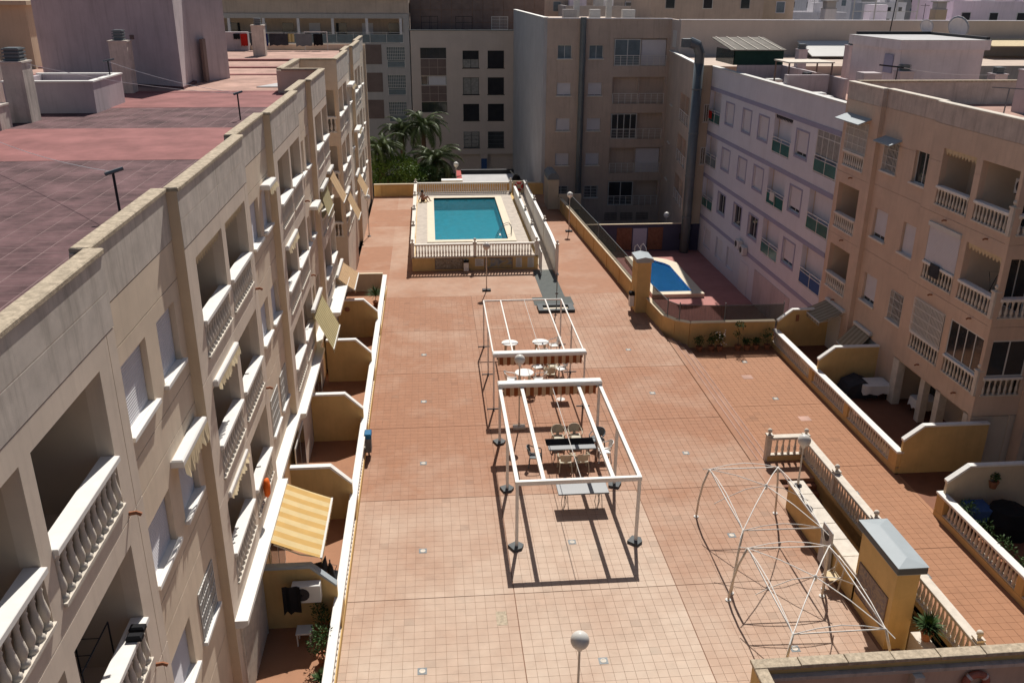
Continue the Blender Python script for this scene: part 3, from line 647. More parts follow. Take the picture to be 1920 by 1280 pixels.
# ground floor: slatted gate and doors
gt = MB()
for i in range(24): gt.box(-5.09, 18.6+i*.11, .05, -5.06, 18.66+i*.11, 2.6)
gt.box(-5.1, 18.55, 0, -5.05, 18.6, 2.65).box(-5.1, 21.25, 0, -5.05, 21.3, 2.65)
part('slatted_gate', gt, 'stone', LB, True)
part('gate_backing', MB().box(-5.098, 18.6, .05, -5.094, 21.25, 2.6), 'dark', LB, True)
for i in range(5):
    y = 22.6+i*5.7
    dd = part('door', MB().box(-5.095, y, 0, -5.06, y+2.2, 2.2), 'frame', LB, True)
    link('pane', MB().box(-5.058, y+.1, .1, -5.05, y+1.05, 2.1).box(-5.058, y+1.15, .1, -5.05, y+2.1, 2.1).mesh('pane', 'glass'), dd)
    
# roof stair tower
tw = MB().prism([(-12.4, 47.85), (-12.66, 51.0), (-11.25, 53.7), (-20.0, 58.0), (-21.2, 53.2)], 12.4, 17.7)
TW = part('roof_tower', tw, 'lilac_roof', LB, True)
link('skirting', MB().prism([(-12.37, 47.8), (-12.46, 51.0), (-21.1, 53.3), (-21.2, 53.1)], 12.41, 12.6).mesh('skirting', 'roofdark'), TW, )
link('door', MB().box(-12.15, 51.3, 12.5, -12.0, 52.0, 14.7).mesh('door', 'panel'), TW)
link('vent', MB().box(-15.5, 49.55, 14.9, -14.7, 49.75, 15.1).mesh('vent', 'panel'), TW, Matrix.Translation((.35,-.17,-.1)))
tk = part('roof_tank', MB().box(-17.1, 38.7, 12.48, -13.6, 38.9, 13.7).box(-13.8, 38.9, 12.48, -13.6, 42.4, 13.7).box(-17.1, 42.2, 12.48, -13.8, 42.4, 13.7).box(-17.1, 38.9, 12.48, -16.9, 42.2, 13.7).box(-16.9, 38.9, 12.48, -13.8, 42.2, 13.35), 'lilac_roof', LB, True)
link('rim', MB().box(-17.15, 38.65, 13.7, -13.55, 38.93, 13.76).box(-13.83, 38.93, 13.7, -13.55, 42.45, 13.76).box(-17.15, 42.17, 13.7, -13.83, 42.45, 13.76).mesh('rim', 'white'), tk)
def chimney(x0, y0, x1, y1, z0, z1, cw=0.42, parent=LB, m='parapet', ch=0.5, world=True):
    c = part('chimney', MB().box(x0, y0, z0, x1, y1, z1).box(x0-.04, y0-.04, z1, x1+.04, y1+.04, z1+.06), m, parent, world)
    mb = MB(); cx, cy = (x0+x1)/2, (y0+y1)/2
    for k in range(4): mb.box(cx-cw/2, cy-cw/2, z1+.08+k*ch/4, cx+cw/2, cy+cw/2, z1+.06+(k+.62)*ch/4)
    mb.box(cx-cw/2+.06, cy-cw/2+.06, z1+.06, cx+cw/2-.06, cy+cw/2-.06, z1+.06+ch*.95)
    link('cowl', mb.mesh('cowl', 'grey_metal'), c); return c
chimney(-15.85, 36.0, -15.1, 36.9, 12.45, 14.65, .62)
chimney(-16.9, 34.0, -15.35, 34.9, 12.45, 13.3, .5)
chimney(-14.9, 29.2, -14.1, 30.0, 12.45, 13.2, .5)
chimney(-15.15, 46.0, -14.3, 46.8, 12.45, 14.85, .5)
chimney(-19.6, 42, -18.8, 42.8, 12.45, 15.4, .5)
chimney(-20.5, 39, -19.6, 39.9, 12.45, 15.0, .5)
chimney(-13.0, 71.0, -12.1, 71.8, 12.45, 14.6, .5)
part('roof_room', MB().box(-17.5, 77.0, 12.4, -14.4, 77.55, 13.9), 'lilac_roof', LB, True)
part('roof_room', MB().box(-30, 60, 12.4, -24.3, 66, 16.2).box(-31, 59.5, 16.2, -24.0, 66.5, 16.45), 'town3', LB, True)
for x, y, h, b in ((-7.08, 20.57, 1.05, .16), (-7.4, 36.4, 1.05, .14), (-13.72, 41.35, 1.9, .2), (-7.55, 52.4, 1.1, .1)):
    p = part('clothes_pole', MB().tube([(x, y, 12.45), (x-.02, y, 12.45+h)], .03, 6), 'dark', LB, True)
    link('crossbar', MB().tube([(x-b, y-.1, 12.42+h), (x+b, y+.15, 12.5+h)], .045, 6).mesh('crossbar', 'grey_metal'), p)
# laundry on the far roof
lt = thing('clothes_line', 'clothes line on white frame at far end of the red roof', 'clothes line', (-10, 76.9, 12.5))
part('frame', MB().bar((-14.4, 76.9, 12.5), (-14.4, 76.9, 13.9), .04).bar((-9.9, 76.9, 12.5), (-9.9, 76.9, 13.95), .05).bar((-8.1, 76.9, 12.5), (-8.1, 76.9, 13.95), .06).bar((-9.9, 76.9, 13.93), (-8.1, 76.9, 13.93), .05).bar((-14.4, 76.9, 13.85), (-9.9, 76.9, 13.8), .02).bar((-14.0, 76.9, 12.5), (-13.6, 76.9, 13.4), .03).bar((-12.9, 76.9, 12.5), (-12.9, 76.9, 13.2), .03), 'frame', lt, True)
def cloth(x, w, h, m, label, cat, y=76.85, z=13.78):
    mb = MB(); n = 5
    for i in range(n):
        a, b = x+w*i/n, x+w*(i+1)/n; ya, yb_ = y+.03*math.sin(i*2.1), y+.03*math.sin((i+1)*2.1)
        k0, k1 = h*(1-.12*abs(math.sin(i*1.7))), h*(1-.12*abs(math.sin((i+1)*1.7)))
        mb.add([(a, ya, z), (b, yb_, z), (b, yb_, z-k1), (a, ya, z-k0), (a, ya+.02, z), (b, yb_+.02, z), (b, yb_+.02, z-k1), (a, ya+.02, z-k0)], [(3,2,1,0),(4,5,6,7),(0,1,5,4),(2,3,7,6)])
    return tag(link(cat.replace(' ', '_'), mb.mesh('cloth', m)), label, cat)
cloth(-15.5, .5, .45, 'black', 'small black cloth leftmost on the roof clothes line', 'cloth')
cloth(-14.95, .55, 1.0, 'red', 'bright red top hanging on the roof clothes line', 'shirt')
cloth(-14.2, .6, .95, 'charcoal', 'dark maroon shirt between the red top and the blue shirt', 'shirt')
cloth(-13.35, .55, 1.0, 'navy', 'blue shirt hanging on the roof clothes line', 'shirt')
cloth(-12.7, 1.5, .95, 'charcoal', 'long dark grey sheet in the middle of the roof clothes line', 'sheet')
cloth(-11.2, .5, .7, 'aw_olive', 'small lime green cloth on the roof clothes line', 'cloth')
cloth(-10.6, 1.3, 1.0, 'grey_metal', 'pale grey sheet hanging beside the white frame', 'sheet')
cloth(-9.2, .75, .95, 'black', 'black shirt hanging inside the white frame at the right', 'shirt')

# ---------------------------------------------------------------- left terrace walls
G_DIV = 'divider walls between the left terraces'
names_div = ['near the camera with an air conditioner on it', 'behind the yellow striped awning', 'third from the camera, behind two bare ochre terraces', 'below the hanging olive awning', 'with small wall plates, before the plants']
for y, nm in zip((21.45, 27.1, 32.95, 38.9, 44.6), names_div):
    t = thing('divider_wall', 'ochre terrace divider wall with sloped white cap '+nm, 'wall', (-5.09, y, 0), 0, G_DIV)
    poly = [(0, 0), (2.06, 0), (2.06, 1.38), (1.34, 2.05), (0, 2.05)]
    part('panel', MB().prism_axis(poly, 0, .14, 1), 'yellow', t)
    part('cap', MB().prism_axis([(0, 2.05), (1.34, 2.05), (2.06, 1.38), (2.06, 1.45), (1.37, 2.13), (0, 2.13)], -.04, .18, 1), 'white' if y > 22 else 'greyroof', t)  # nearest cap coloured grey to stand in for the shade on it
t = balustrade('terrace_wall', 'long low terrace wall with white cap left of the plaza', (-3.0, 12), (-3.0, 52.45), 0, 1.0, base=.28, cap=.08, thick=.2, piers=[(y-12, 1.0) for y in (16.4, 21.5, 27.1, 32.9, 38.8, 44.6, 50.2)], bal_m='stone_w', spacing=.24)
tag(link('terrace_end_wall', MB().box(-5.09, 52.35, 0, -3.12, 52.5, 1.05).box(-5.1, 52.31, 1.05, -3.12, 52.54, 1.12).mesh('terrace_end_wall', 'cream')), 'short cross wall closing the last left terrace with plants', 'wall')
# ---------------------------------------------------------------- awnings
def awning(label, X, Z, y0, y1, run, drop, m, val=0.22, group=None, arms=True, box=True, side=1, valm=None, thick=.012):
    """fabric from a wall line (X, Z) between y0 and y1, out by run (times side) and down by drop"""
    w = y1-y0; L = math.hypot(run, drop)
    t = thing('awning', label, 'awning', (X, y0, Z), R(90), group)    # local x along the wall (+Y), local y = -X
    sg = -side; n = 8; mb = MB()
    for i in range(n):
        a, b = i/n, (i+1)/n; s0, s1 = -.015*math.sin(math.pi*a), -.015*math.sin(math.pi*b)
        mb.add([(0, sg*run*a, -drop*a+s0), (w, sg*run*a, -drop*a+s0), (w, sg*run*b, -drop*b+s1), (0, sg*run*b, -drop*b+s1)], [(0,1,2,3)])
    part('canopy', mb, m, t, smooth=True)
    k = int(w/.18); vb = MB()
    for i in range(k*4):
        a, b = i*w/(k*4), (i+1)*w/(k*4); ha, hb = val*(.72+.28*abs(math.sin(math.pi*i/4))), val*(.72+.28*abs(math.sin(math.pi*(i+1)/4)))
        vb.quad((a, sg*run, -drop), (b, sg*run, -drop), (b, sg*(run+.01), -drop-hb), (a, sg*(run+.01), -drop-ha))
    part('valance', vb, valm or m, t)
    part('front_bar', MB().box(0, sg*run-.03, -drop-.03, w, sg*run+.03, -drop+.02), 'frame', t)
    if box: part('roller', MB().bbox(-.05, min(0, sg*.16), -.05, w+.05, max(0, sg*.16), .09, .02), 'frame', t)
    if arms:
        for x in (.12, w-.12): link('arm', MB().bar((x, sg*.05, -.16), (x, sg*run*.55, -drop*.55-.2), .03).bar((x, sg*run*.55, -drop*.55-.2), (x, sg*(run-.04), -drop-.05), .03).mesh('arm', 'frame'), t)
    return t
def roll(label, X, Z, y0, y1, m='canvas', group='rolled up awnings on the left facade', h=.17, out=.12):
    """closed awning: cassette with a torn scalloped edge hanging"""
    w = y1-y0; t = thing('rolled_awning', label, 'awning', (X, y0, Z), R(90), group)
    part('roller', MB().bbox(0, -out, -.08, w, 0, .08, .03), 'framew', t)
    vb = MB(); k = max(4, int(w/.16)); rnd = random.Random(int(y0*100))
    hs = [h*rnd.uniform(.45, 1.0) for _ in range(k+1)]
    for i in range(k):
        a, b = w*i/k, w*(i+1)/k; o = rnd.uniform(-.05, .02)
        vb.add([(a, -out-.01, -.04), (b, -out-.01, -.04), (b, -out-.03+o, -.06-hs[i+1]), ((a+b)/2, -out-.05+o, -.10-max(hs[i], hs[i+1])), (a, -out-.02, -.06-hs[i])], [(0,1,2,3,4)])
    part('scalloped_edge', vb, m, t); 
    return t
awning('yellow striped awning opened over the second left terrace, with chairs below', -4.79, 2.86, 21.6, 24.8, 1.36, .6, 'aw_near', box=False)
awning('olive striped awning dropped steeply from the left facade beside the white ledge', -5.1, 4.9, 35.1, 38.0, .8, 1.7, 'aw_olive', arms=False)
awning('small orange striped awning over the last left terrace', -5.1, 3.4, 44.6, 47.6, .95, .75, 'aw_or', group=None)
awning('upper tan awning dropped steeply from the left facade before the corner balconies', -5.1, 8.85, 44.2, 46.0, .72, 1.5, 'aw_tan', arms=False)
awning('lower tan awning dropped steeply below the upper one on the left facade', -5.1, 5.95, 52.6, 54.6, .7, 1.55, 'aw_tan', arms=False)
awning('farthest tan awning on the left facade near the lamp', -5.1, 5.5, 60.2, 62.8, .65, 1.35, 'aw_tan', arms=False)
awning('narrow olive awning high on the left facade beside the corner balconies', -5.1, 8.7, 40.9, 43.3, .3, 1.2, 'aw_olive', arms=False)
roll('large white rolled awning with torn cream edge above the near small window', -5.32, 8.55, 16.0, 18.0, out=.26, h=.34)
roll('rolled awning with torn edge over the second balcony of the middle row', -5.1, 8.95, 19.0, 21.4)
roll('small rolled awning over a window beside the second white balcony pair', -5.32, 11.55, 28.0, 29.3, out=.3)
roll('yellowed rolled awning over the middle row window further on', -5.32, 8.5, 28.2, 29.4, out=.3) if False else None
roll('rolled awning over the third bay\'s lower balcony with gold scallops', -5.1, 8.95, 30.3, 32.7)
roll('boxy white rolled awning between the third and fourth bays', -5.32, 8.4, 38.6, 40.0, out=.35)
roll('long rolled awning above the lowest balcony beside the ledge', -5.1, 5.95, 19.1, 21.3, h=.06, out=.07)
roll('white boxed awning high on the far end of the left facade', -5.1, 11.6, 58.0, 60.4, out=.35)
roll('white boxed awning low on the far end of the left facade', -5.1, 8.3, 61.5, 64.0, out=.35)
awl = thing('life_vest', 'orange cloth hung on the lowest balcony of the second bay', 'cloth', (-4.97, 22.75, 4.2))
part('cloth', MB().lathe([(.05, -.55), (.17, -.45), (.20, -.2), (.14, 0), (.03, .05)], 9), 'orange', awl, smooth=True)
for o in awl.children: o.scale = (.5, 1, 1)
# curved drain spouts on the facades
def spout(x, y, z, s, lab, grp):
    t = tag(link('drain_spout', shared('drain_spout', lambda: MB().tube([(0, 0, 0), (.12, 0, .02), (.2, 0, -.02)], .035, 6), 'clay'), None, Matrix.Translation((x, y, z)) @ Matrix.Scale(s, 4, (1, 0, 0))), lab, 'spout', grp)
for y, w_ in ((12.9, 'nearest'), (24.6, 'second'), (35.8, 'third')):
    for z, q_ in zip(FL[:2], ('top', 'middle')): spout(-5.1, y+.1, z-.25, 1, 'short curved spout below the %s floor balconies of the %s left bay' % (q_, w_), 'spouts under the left balconies')
# AC unit and things on the near terrace divider
def ac_unit(x, y, z, rz, label, w=.8):
    t = thing('air_conditioner', label, 'air conditioner', (x, y, z), rz)
    part('case', MB().bbox(0, 0, 0, w, .3, .55, .015), 'frame', t)
    part('fan_grille', MB().lathe([(.21, 0), (.21, .012), (.03, .02), (.03, 0)], 14), 'dark', t)
    t.children[-1].matrix_basis = Matrix.Translation((w*.36, 0, .28)) @ Matrix.Rotation(R(90), 4, 'X')
    part('bracket', MB().box(.08, 0, -.04, .12, .34, 0).box(w-.12, 0, -.04, w-.08, .34, 0), 'dark', t)
    return t
ac_unit(-4.25, 21.06, 1.15, 0, 'white air conditioner on the near divider wall with dark cloth over it')
c = cloth(-4.5, .5, .95, 'black', 'dark cloth draped over the air conditioner on the near terrace', 'cloth', y=21.0, z=1.75)
# terrace furniture left
def chair_mesh(name, label, x, y, rz, m, group=None, z=0.0, cat='chair', metal=False):
    t = thing(name, label, cat, (x, y, z), rz, group)
    if metal:
        part('frame', MB().tube([(-.22, -.22, 0), (-.22, -.22, .42), (-.22, .24, .44), (-.22, .30, .95), (.22, .30, .95), (.22, .24, .44), (.22, -.22, .42), (.22, -.22, 0)], .012, 5).tube([(-.22, .22, 0), (-.22, -.05, .62), (-.22, .25, .66)], .012, 5).tube([(.22, .22, 0), (.22, -.05, .62), (.22, .25, .66)], .012, 5), 'dark', t)
        part('seat', MB().box(-.21, -.21, .42, .21, .22, .44), m, t); part('backrest', MB().prism_axis([(.235, .48), (.255, .48), (.305, .93), (.285, .93)], -.2, .2, 0), m, t); return t
    part('seat', MB().bbox(-.23, -.23, .40, .23, .22, .44, .012), m, t)
    bk = MB(); n = 6
    for i in range(n):
        a0, a1 = R(-48+96*i/n), R(-48+96*(i+1)/n)
        f = lambda a, z_, q: (.27*math.sin(a)*1.05, .02+.24*math.cos(a)+(z_-.42)*.22+q, z_)
        z1 = lambda a: .80+.04*math.cos(a*1.6)
        bk.add([f(a0, .50, 0), f(a1, .50, 0), f(a1, z1(a1), 0), f(a0, z1(a0), 0), f(a0, .50, .018), f(a1, .50, .018), f(a1, z1(a1), .018), f(a0, z1(a0), .018)], [(0,1,2,3),(7,6,5,4),(3,2,6,7),(0,4,5,1),(0,3,7,4),(1,5,6,2)])
    bk.box(-.06, .2, .42, .06, .24, .52)
    part('backrest', bk, m, t)
    for s_ in (-1, 1):
        link('armrest', MB().tube([(s_*.25, -.2, .62), (s_*.28, 0, .65), (s_*.27, .16, .68), (s_*.22, .27, .76)], .022, 5).mesh('armrest', m), t)
        for yy, sl in ((-.21, -.03), (.2, .06)):
            link('leg', MB().tube([(s_*.22, yy, .62 if yy < 0 else .42), (s_*.25, yy+sl, 0)], [.022, .028], 5).mesh('leg', m), t)
    return t
chair_mesh('garden_chair', 'dark metal garden chair under the yellow striped awning', -3.95, 23.5, R(200), 'charcoal', metal=True)
chair_mesh('garden_chair', 'black cushioned garden chair leaning on the left terrace wall', -3.35, 23.3, R(80), 'black', metal=True)
bc = thing('folded_parasol', 'folded black parasol standing against the left terrace wall', 'parasol', (-3.3, 22.3, 0))
part('fabric', MB().lathe([(.03, .25), (.14, .4), (.15, .9), (.08, 1.45), (.02, 1.6)], 8), 'black', bc, smooth=True); part('pole', MB().lathe([(.02, 0), (.02, 1.7)], 6), 'dark', bc)
bg_ = thing('gas_grill', 'red topped low table with dark base near the slatted gate', 'table', (-4.5, 22.4, 0))
part('top', MB().bbox(-.4, -.3, .5, .4, .3, .56), 'tile_dark', bg_); part('base', MB().box(-.36, -.26, 0, .36, .26, .5), 'black', bg_)

# ---------------------------------------------------------------- plants
def leaf_clump(mb, c, rad, n, lw, ll, up=0.3, rnd=random, squash=.8):
    for _ in range(n):
        dv = Vector((rnd.gauss(0, 1), rnd.gauss(0, 1), rnd.gauss(0, 1)+up)).normalized(); p = Vector(c)+Vector((dv.x, dv.y, dv.z*squash))*rad*rnd.uniform(.25, 1)**.6
        a = dv.orthogonal().normalized(); a.rotate(Matrix.Rotation(rnd.uniform(0, 6.28), 3, dv)); t = (dv+a*rnd.uniform(-.6, .6)).normalized()*ll*rnd.uniform(.6, 1.2); s_ = t.cross(a).normalized()*lw
        mb.add([p, p+t*.5+s_, p+t, p+t*.5-s_], [(0, 1, 2, 3)])
def pot_plant(label, x, y, z, h, w, kind='bush', pot=True, m='plant', group=None, leafn=160, seed=0):
    t = thing('potted_plant', label, 'plant', (x, y, z), 0, group); rnd = random.Random(seed or int(x*31+y*17)); ph = .28 if pot else 0
    if pot: part('pot', MB().lathe([(.11, 0), (.16, .24), (.18, .24), (.18, .29), (.13, .29), (.12, .24)], 12), 'clay', t, smooth=False)
    mb = MB()
    if kind == 'spiky':
        for i in range(leafn):
            a = rnd.uniform(0, 6.28); e = rnd.uniform(.1, 1.35); L = w*rnd.uniform(.7, 1.1); dx = Vector((math.cos(a)*math.cos(e), math.sin(a)*math.cos(e), math.sin(e))); s_ = Vector((-math.sin(a), math.cos(a), 0))*.018
            b = Vector((0, 0, ph+h*.25)); p1 = b+dx*L*.55; p2 = b+dx*L-Vector((0, 0, L*.2*math.cos(e)))
            mb.add([b-s_*.5, p1-s_, p2, p1+s_, b+s_*.5], [(0, 1, 2, 3, 4)])
    else:
        for i in range(6):
            leaf_clump(mb, (rnd.uniform(-.4, .4)*w, rnd.uniform(-.4, .4)*w, ph+h*rnd.uniform(.3, .9)), w*.5, leafn//6, .022, .10, rnd=rnd)
    part('foliage', mb, m, t)
    part('stem', MB().tube([(0, 0, ph-.02), (.02, 0, ph+h*.5)], .018, 5), 'bark', t)
    return t
pot_plant('spiky potted palm growing against the wall of the last left terrace', -3.45, 49.6, 0, 1.3, .8, 'spiky', leafn=90)
pot_plant('low spiky agave on the floor of the last left terrace', -4.0, 46.6, 0, .4, .6, 'spiky', leafn=70)
pot_plant('spiky plant beside the red door of the last left terrace', -4.8, 46.2, 0, .5, .6, 'spiky', leafn=70)
pot_plant('leafy shrub hanging inside the nearest left terrace wall', -3.35, 19.9, 0, .8, .45, 'bush', leafn=420)
pot_plant('thin weeds growing on top of the nearest left terrace', -3.25, 18.7, 0, .8, .35, 'spiky', leafn=70)
ld = thing('plant_stand', 'small white stool with dark pots by the near divider wall', 'stool', (-3.95, 20.8, 0)); part('seat', MB().bbox(-.22, -.2, .4, .22, .2, .45), 'frame', ld); part('legs', MB().box(-.2, -.18, 0, -.16, -.14, .4).box(.16, -.18, 0, .2, -.14, .4).box(-.2, .14, 0, -.16, .18, .4).box(.16, .14, 0, .2, .18, .4), 'frame', ld)
pot_plant('dark bushy plant in the corner of the nearest left terrace', -3.5, 21.1, 0, .7, .4, 'bush', leafn=300)
rd = tag(link('red_curtain', MB().box(-4.95, 45.3, 0, -4.9, 45.9, 2.1).mesh('red_curtain', 'red')), 'dark red curtain at the door of the last left terrace', 'curtain')
wb = thing('waste_bin', 'narrow grey bin with blue top fixed to the left terrace wall', 'bin', (-2.78, 31.6, 0))
part('body', MB().bbox(-.12, -.22, .25, .12, .22, .85, .01), 'grey_metal', wb); part('lid', MB().bbox(-.14, -.24, .85, .14, .24, 1.05, .03), 'blue', wb); part('post', MB().box(-.03, -.03, 0, .03, .03, .25), 'dark', wb)

# ================================================================ POOL PLATFORM
PP = struct('pool_platform', MB().box(-1.4, 56.25, 0, 6.9, 56.5, .87).box(-1.4, 75.8, 0, 6.9, 76.0, .87).box(-1.4, 56.5, 0, -1.2, 75.8, .87).box(6.7, 56.5, 0, 6.9, 75.8, .87), 'yellow')
px0, px1, py0, py1 = .15, 5.28, 60.55, 73.85
def ringdeck(x0, y0, x1, y1, ix0, iy0, ix1, iy1, z0, z1):
    return MB().box(x0, y0, z0, x1, iy0, z1).box(x0, iy1, z0, x1, y1, z1).box(x0, iy0, z0, ix0, iy1, z1).box(ix1, iy0, z0, x1, iy1, z1)
o = link('deck', ringdeck(-1.2, 56.5, 6.7, 75.8, px0-.55, py0-.55, px1+.55, py1+.45, .6, .87).mesh('deck', 'deck'), PP)
dk = MB(); 
for i in range(20):
    for j in range(49):
        x = -1.18+i*.393; y = 56.55+j*.393
        if px0-.6 < x+.2 < px1+.6 and py0-.6 < y+.2 < py1+.5: continue
        dk.box(x+.01, y+.01, .86, x+.383, y+.383, .878+random.uniform(0, .002))
o = link('paving', dk.mesh('paving', 'deck'), PP); o['kind'] = 'stuff'
pool = thing('swimming_pool', 'rectangular turquoise swimming pool with cream edge behind the balustrade', 'pool', (2.7, 67.2, .9))
part('coping', ringdeck(px0-.55, py0-.55, px1+.55, py1+.45, px0, py0, px1, py1, .7, .93), 'coping_p', pool, True)
bs = MB().box(px0, py0, .02, px1, py1, .92); bs.f = [q for q in bs.f if q != (4,5,6,7)]; part('basin', bs, 'pool', pool, True)
part('water', MB().quad((px0, py0, .78), (px1, py0, .78), (px1, py1, .78), (px0, py1, .78)), 'water', pool, True)
for i in range(3): x = px0+1+i*1.55; part('inlet', MB().box(x, py1-.02, .6, x+.3, py1-.002, .7), 'dark', pool, True)
ladder = thing('pool_ladder', 'curved steel handrail ladder at the right near edge of the pool', 'ladder', (5.2, 61.6, .93))
for dy in (0, .5): link('rail', MB().tube([(-.75, dy-.1, -.35), (-.5, dy-.05, .15), (-.1, dy, .68), (.25, dy, .78), (.42, dy, .55), (.42, dy, 0)], .022, 6).mesh('rail', 'grey_metal', True), ladder)
for k in range(3): link('step', MB().box(-.7+.12*k, -.05, -.5+.22*k, -.58+.12*k, .45, -.46+.22*k).mesh('step', 'frame'), ladder)
tag(link('towel', MB().bbox(4.3, 61.3, .94, 4.9, 61.7, .97).mesh('towel', 'charcoal')), 'small dark item left beside the pool ladder', 'towel') if False else None
balustrade('pool_balustrade', 'white balustrade along the near edge of the raised pool above the tile pictures', (-1.4, 56.36), (6.9, 56.36), .87, 1.8, base=.06, cap=.1, spacing=.19, thick=.2, posts=(0.05, 4.12, 8.2), base_m='stone_w', bal_m='stone_w', cap_m='stone_w')
balustrade('pool_balustrade', 'white balustrade along the far edge of the raised pool', (-1.4, 75.9), (6.9, 75.9), .87, 1.8, base=.06, cap=.1, spacing=.19, thick=.2, posts=(0.05, 8.2), base_m='stone_w', bal_m='stone_w', cap_m='stone_w')
balustrade('pool_balustrade', 'white balustrade along the left edge of the raised pool', (-1.35, 56.5), (-1.35, 75.8), .87, 1.8, base=.06, cap=.1, spacing=.2, thick=.2, posts=(4.8, 9.7, 14.5), base_m='stone_w', bal_m='stone_w', cap_m='stone_w')
w1 = thing('ramp_wall', 'white wall with stone posts between the pool deck and the ramp', 'wall', (6.95, 56.5, .87)); part('panel', MB().box(-.06, 0, -.2, .06, 17.3, .93), 'white', w1); part('cap', MB().bbox(-.1, 0, .93, .1, 17.3, 1.0), 'white', w1)
for yy in (4.2, 8.6, 12.8): ball_post(w1, 0, yy, 0, 1.15, .16, 'stone_w')
w2 = thing('ramp_wall', 'outer white wall with stone posts along the right side of the ramp', 'wall', (7.98, 54.9, 0)); part('panel', MB().prism_axis([(0, 0), (20.9, 0), (20.9, 1.87), (3, 1.80), (0, 1.6)], -.06, .06, 0), 'white', w2); part('cap', MB().prism_axis([(0, 1.6), (3, 1.8), (20.9, 1.87), (20.9, 1.94), (3, 1.87), (0, 1.67)], -.1, .1, 0), 'white', w2)
for yy in (.1, 6.8, 13.4, 19.2): ball_post(w2, 0, yy, 0, 2.05, .18, 'stone_w')
struct('ramp', MB().prism_axis([(55.9, 0), (74, .85), (75.9, .85), (75.9, 0)], 7.02, 7.9, 0), 'deck')
struct('ramp_carpet', MB().box(6.5, 50.4, .002, 7.85, 55.95, .014).box(5.85, 48.95, .002, 8.2, 50.397, .016), 'carpet')
fb = thing('foot_bath', 'low rectangular foot bath with cream tray under the outdoor shower', 'foot bath', (7.0, 48.2, 0))
part('rim', ringdeck(-1.05, -.55, 1.05, .6, -.75, -.3, .75, .35, 0, .16), 'rubber', fb); part('tray', MB().box(-.75, -.3, 0, .75, .35, .03), 'coping_p', fb)
sh = thing('shower_post', 'thin grey shower post standing in the foot bath', 'shower', (7.02, 48.1, .03)); part('pole', MB().tube([(0, 0, 0), (0, 0, 2.25)], .03, 6), 'grey_metal', sh); part('shower_head', MB().tube([(0, 0, 2.2), (0, -.25, 2.3), (0, -.32, 2.2)], [.02, .02, .06], 6), 'grey_metal', sh); part('tap', MB().box(-.08, -.05, .95, .08, .05, 1.05), 'grey_metal', sh)
gate = thing('pool_gate', 'narrow white gate at the foot of the pool ramp', 'gate', (6.98, 55.0, 0))
gm = MB().box(-.03, 0, .05, .03, .03, 1.5).box(-.03, 1.2, .05, .03, 1.23, 1.5).box(-.02, 0, 1.47, .02, 1.23, 1.5)
for i in range(1, 10): gm.box(-.01, i*.12, .1, .01, i*.12+.02, 1.47)
part('bars', gm, 'frame', gate)
def picture(label, P, N, w, h, m):
    t = thing('tile_picture', label, 'tile picture', P); f = frame_m((0, 0, 0), N)
    link('panel', MB().box(0, -.02, 0, w, -.004, h).mesh('panel', m), t, f)
    link('border', MB().box(-.04, -.028, -.04, w+.04, -.003, 0).box(-.04, -.028, h, w+.04, -.003, h+.04).box(-.04, -.028, 0, 0, -.003, h).box(w, -.028, 0, w+.04, -.003, h).mesh('border', 'panel'), t, f)
    return t
picture('grey brown tile picture left of the white bin below the pool', (.12, 56.24, .14), (0, -1, 0), 1.75, .66, 'pic1')
picture('blue and ochre seascape tile picture below the pool', (3.38, 56.24, .12), (0, -1, 0), 1.78, .66, 'pic2')
bn = thing('waste_bin', 'white waste bin with black lid against the pool wall', 'bin', (2.12, 56.0, 0)); part('body', MB().bbox(-.16, -.12, .05, .16, .12, .62), 'plastic_w', bn); part('lid', MB().bbox(-.17, -.13, .62, .17, .13, .8, .03), 'black', bn)
def sign(label, x, y, z, w, h, rows):
    t = thing('notice_sign', label, 'sign', (x, y, z)); part('board', MB().box(0, 0, 0, w, .012, h), 'frame', t)
    mb = MB()
    for i in range(rows): zz = h*(1-(i+.9)/(rows+.6)); mb.box(w*.1, -.003, zz, w*(.9-.25*random.random()), 0, zz+h*.25/rows)
    part('print', mb, 'print', t); return t
sign('white paper notice on the pool wall above the second bin position', 2.72, 56.22, .28, .56, .5, 6)
sign('tall notice board with small print right of the seascape picture', 5.42, 56.22, .15, .4, .66, 8)
sign('pool rules sign with dark emblem at the right end of the pool wall', 6.2, 56.22, .12, .42, .7, 9)
bw = thing('back_wall', 'low ochre wall closing the far end of the plaza', 'wall', (-5.1, 79, 0)); part('panel', MB().box(0, 0, 0, 15, .2, 1.0), 'yellow', bw); part('cap', MB().bbox(0, -.05, 1.0, 15, .25, 1.08), 'cream', bw)
for i in range(6): part('pier', MB().box(i*2.9+.3, -.06, 0, i*2.9+.65, -.002, .99), 'yellow', bw)
tag(link('signboard', MB().bbox(.9, 79.6, -.4, 2.8, 80.4, 1.22).mesh('signboard', 'white')), 'white flat box beyond the far balustrade next to the globe lamp', 'box')
